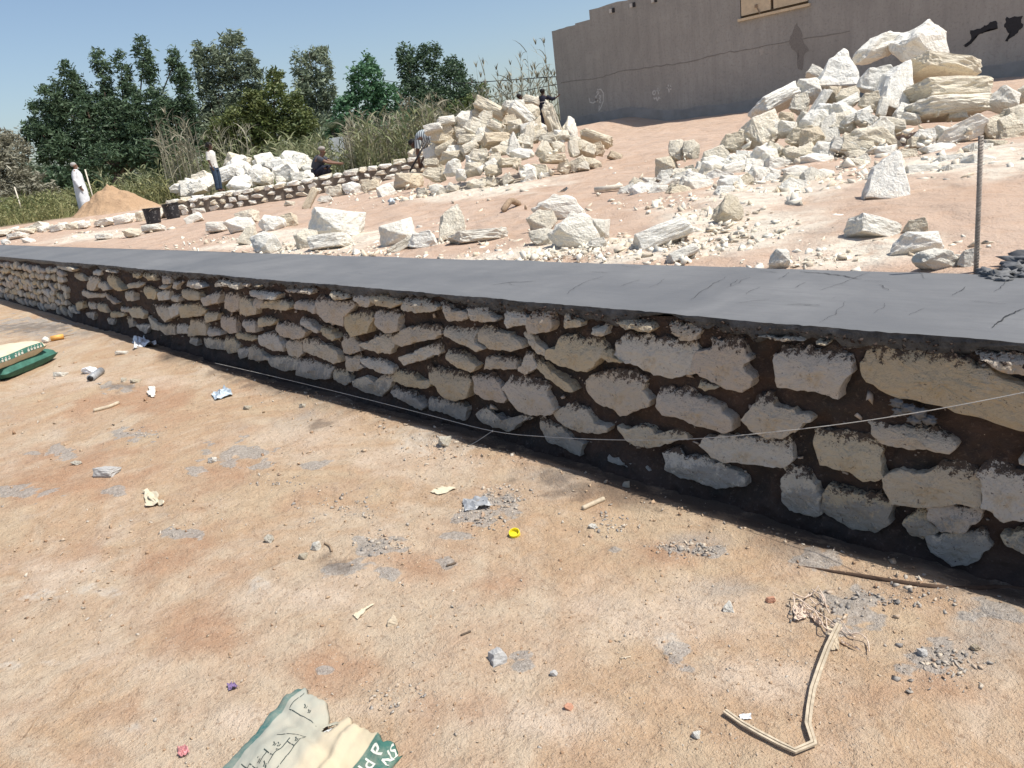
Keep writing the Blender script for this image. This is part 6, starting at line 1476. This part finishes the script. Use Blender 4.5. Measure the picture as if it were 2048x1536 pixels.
scrap('plastic_film', [(925,1005),(970,995),(985,1015),(930,1025)], 'grey', 'crumpled grey plastic film on cement stains', 'litter', .05, 5)
scrap('plastic_bag', [(265,682),(290,678),(312,694),(270,700)], 'plastic', 'crumpled clear plastic bag at the shadow edge on the left', 'litter', .14, 6)
scrap('plastic_bag', [(424,790),(448,780),(468,792),(430,802)], 'blueplastic', 'crumpled blue and white plastic bag on the left dirt', 'litter', .09, 7)
scrap('paper_scrap', [(298,776),(310,776),(312,796),(296,794)], 'white', 'small white paper scrap standing on the left dirt', 'litter', .07, 8)
scrap('candy_wrapper', [(355,1500),(372,1492),(380,1510),(360,1518)], 'pinkw', 'crumpled pink wrapper at the lower left', 'litter', .03, 9)
scrap('candy_wrapper', [(456,1372),(470,1368),(478,1378),(458,1384)], 'purple', 'crumpled purple and silver wrapper above the torn bag', 'litter', .03, 10)
scrap('paper_scrap', [(1478,1432),(1502,1430),(1503,1440),(1482,1442)], 'plastic', 'small white paper roll next to the cane strip', 'litter', .015, 11)
scrap('paper_scrap', [(705,1232),(722,1222),(750,1208),(716,1240)], 'paper', 'torn tan paper strip in the middle of the dirt', 'litter', .015, 12)
def stick(pix, r, mat, label, name='stick', cat='stick'):
    k_ = mpp(*pix[0]); o = tube(name, smooth_pts([gp(x, y, r*k_*.8) for x, y in pix], 4), r*k_, M[mat], None, 6); tag(o, label, cat)
stick([(188,824),(205,820),(222,815),(238,808)], 4, 'wood', 'pale twisted stick on the left dirt below the pipe stub')
stick([(1166,1020),(1188,1010),(1208,1001)], 5, 'wood', 'short pale split wood piece near the wall shadow', 'wood_chip', 'wood chip')
stick([(922,1272),(932,1268),(942,1264)], 2.2, 'bark', 'tiny dark twig alone in the middle foreground', 'twig', 'twig')
stick([(893,1133),(903,1130),(912,1127)], 2.2, 'bark', 'tiny dark twig below a cement stain', 'twig', 'twig')
stick([(650,1088),(660,1094),(664,1104)], 2.5, 'woodd', 'curved brown root beside the roundish white stone', 'root', 'root')
stick([(48,1475),(60,1458),(74,1435)], 1.5, 'woodd', 'thin straw at the bottom left', 'straw', 'straw')
stick([(1240,1318),(1262,1314)], 1.5, 'wood', 'thin pale straw in the right foreground', 'straw', 'straw')
# grey pipe stub and orange tube
a_, b_ = gp(183, 763, .03), gp(198, 752, .03); ps = empty('pipe_stub', a_); tag(ps, 'short grey pipe stub with a dark open end near the cement bags', 'pipe')
k_ = mpp(190, 760); tube('pipe_wall', [Vector(), (b_-a_)*1.4], 7.5*k_, M['grey'], ps, 14); tube('pipe_bore', [(a_-b_)*.02, (b_-a_)*.05], 5.5*k_, M['black'], ps, 12)
a_, b_ = gp(103, 683, .035), gp(129, 678, .035); os_ = empty('sealant_tube', a_); tag(os_, 'orange and cream tube with a white blob end lying near the cement bags', 'tube')
k_ = mpp(110, 680); tube('barrel', [Vector(), (b_-a_)], 5*k_, M['orange'], os_, 14); tube('nozzle', [(b_-a_), (b_-a_)*1.8], [1.2*k_, .7*k_], M['woodd'], os_, 6)
lump('plug', a_+(a_-b_)*.38, 7*k_, M['white'], os_, 3, 2, (1.2, 1, .9), .4)
# grit and clods over the near dirt: nobody could count it
k = MB('grit', .95, .15); r = k.islrand(); k.col(k.ramp(r, [(0, (.33, .21, .13)), (.35, (.45, .32, .21)), (.6, (.52, .40, .28)), (.85, (.40, .36, .31)), (1, (.60, .52, .42))])); M['grit'] = k.m
n = 20000; px = RNG.uniform(-40, 2090, n); py = 620+(1560-620)*RNG.uniform(0, 1, n)**.75
Q = np.array([PIX(a_, b_) for a_, b_ in zip(px, py)]); dens = fbm(Q[:, 0]*2.2, Q[:, 1]*2.2, 4, 301)
keep = (Q[:, 1] < 2.56) & (dens > RNG.uniform(.30, .62, n)); Q = Q[keep]
S = np.minimum(.0009+.0065*RNG.uniform(0, 1, len(Q))**7, .02)*np.clip(np.hypot(Q[:, 0], Q[:, 1])/2.2, .8, 3)
Q[:, 2] = lower_z(Q[:, 0][None], Q[:, 1][None])[0]+S*.2
Vv, Ff = chip_set(Q, S, 31, .8); o = np_mesh('grit', Vv, Ff, M['grit']); tag(o, 'fine grit and pebbles scattered over the reddish dirt', 'grit', kind='stuff')
PP = []; SS = []
for (a_, b_, w_, h_, n_) in [(1010,1000,55,26,420),(1375,1100,60,16,300),(760,1090,44,18,200),(1900,1340,70,40,260),(275,868,40,12,160),(1640,1220,70,30,160),(690,1010,90,26,260),(960,1040,50,20,200),(1220,1050,60,20,140),(560,960,70,20,140),(800,1400,70,30,120),(880,900,80,26,220),(1800,1200,90,24,220)]:
    for i in range(n_):
        q = PIX(a_+random.gauss(0, w_*.6), b_+random.gauss(0, h_*.6))
        if q[1] < 2.5: s_ = .0016+.011*rnd(0, 1)**4; q[2] = gz(q[0], q[1])+s_*.2; PP.append(q); SS.append(s_)
k = MB('stony_crumbs', .95, .15); r = k.islrand(); k.col(k.ramp(r, [(0, (.26, .24, .22)), (.4, (.42, .38, .33)), (.75, (.56, .48, .38)), (1, (.36, .23, .15))]))
Vv, Ff = chip_set(np.array(PP), np.array(SS), 41, .8); o = np_mesh('stony_crumbs', Vv, Ff, k.m); tag(o, 'grey and tan crumbs clustered round the dried cement stains', 'gravel', kind='stuff')
n = 900; X = -RNG.uniform(0, 1, n)**1.5*7-.2; Y = RNG.normal(2.40, .09, n); Z = lower_z(X[None], Y[None])[0]; S = .002+.011*RNG.uniform(0, 1, n)**4
Vv, Ff = chip_set(np.stack([X, Y, Z+S*.3], 1), S, 33, .8); o = np_mesh('earth_clods', Vv, Ff, M['grit']); tag(o, 'dark earth clods along the foot of the stone wall', 'clods', kind='stuff')

# labels that would read the same are told apart by their place from the left
from collections import defaultdict
grp = defaultdict(list)
bpy.context.view_layer.update()
for o in scene.objects:
    if o.parent is None and 'label' in o.keys() and 'category' in o.keys(): grp[o['label']].append(o)
ORD = ['leftmost', 'second from left', 'third from left', 'fourth from left', 'fifth from left', 'sixth from left', 'seventh from left', 'eighth from left', 'ninth from left', 'tenth from left']
for lab, os2 in grp.items():
    if 1 < len(os2) <= 10:
        os2.sort(key=lambda o: (o.matrix_world.translation-Vector(ORG)).dot(CAM_R)/max(.1, (o.matrix_world.translation-Vector(ORG)).dot(CAM_F)))
        for i, o in enumerate(os2): o['label'] = (('rightmost' if i == len(os2)-1 else ORD[i])+' '+lab)
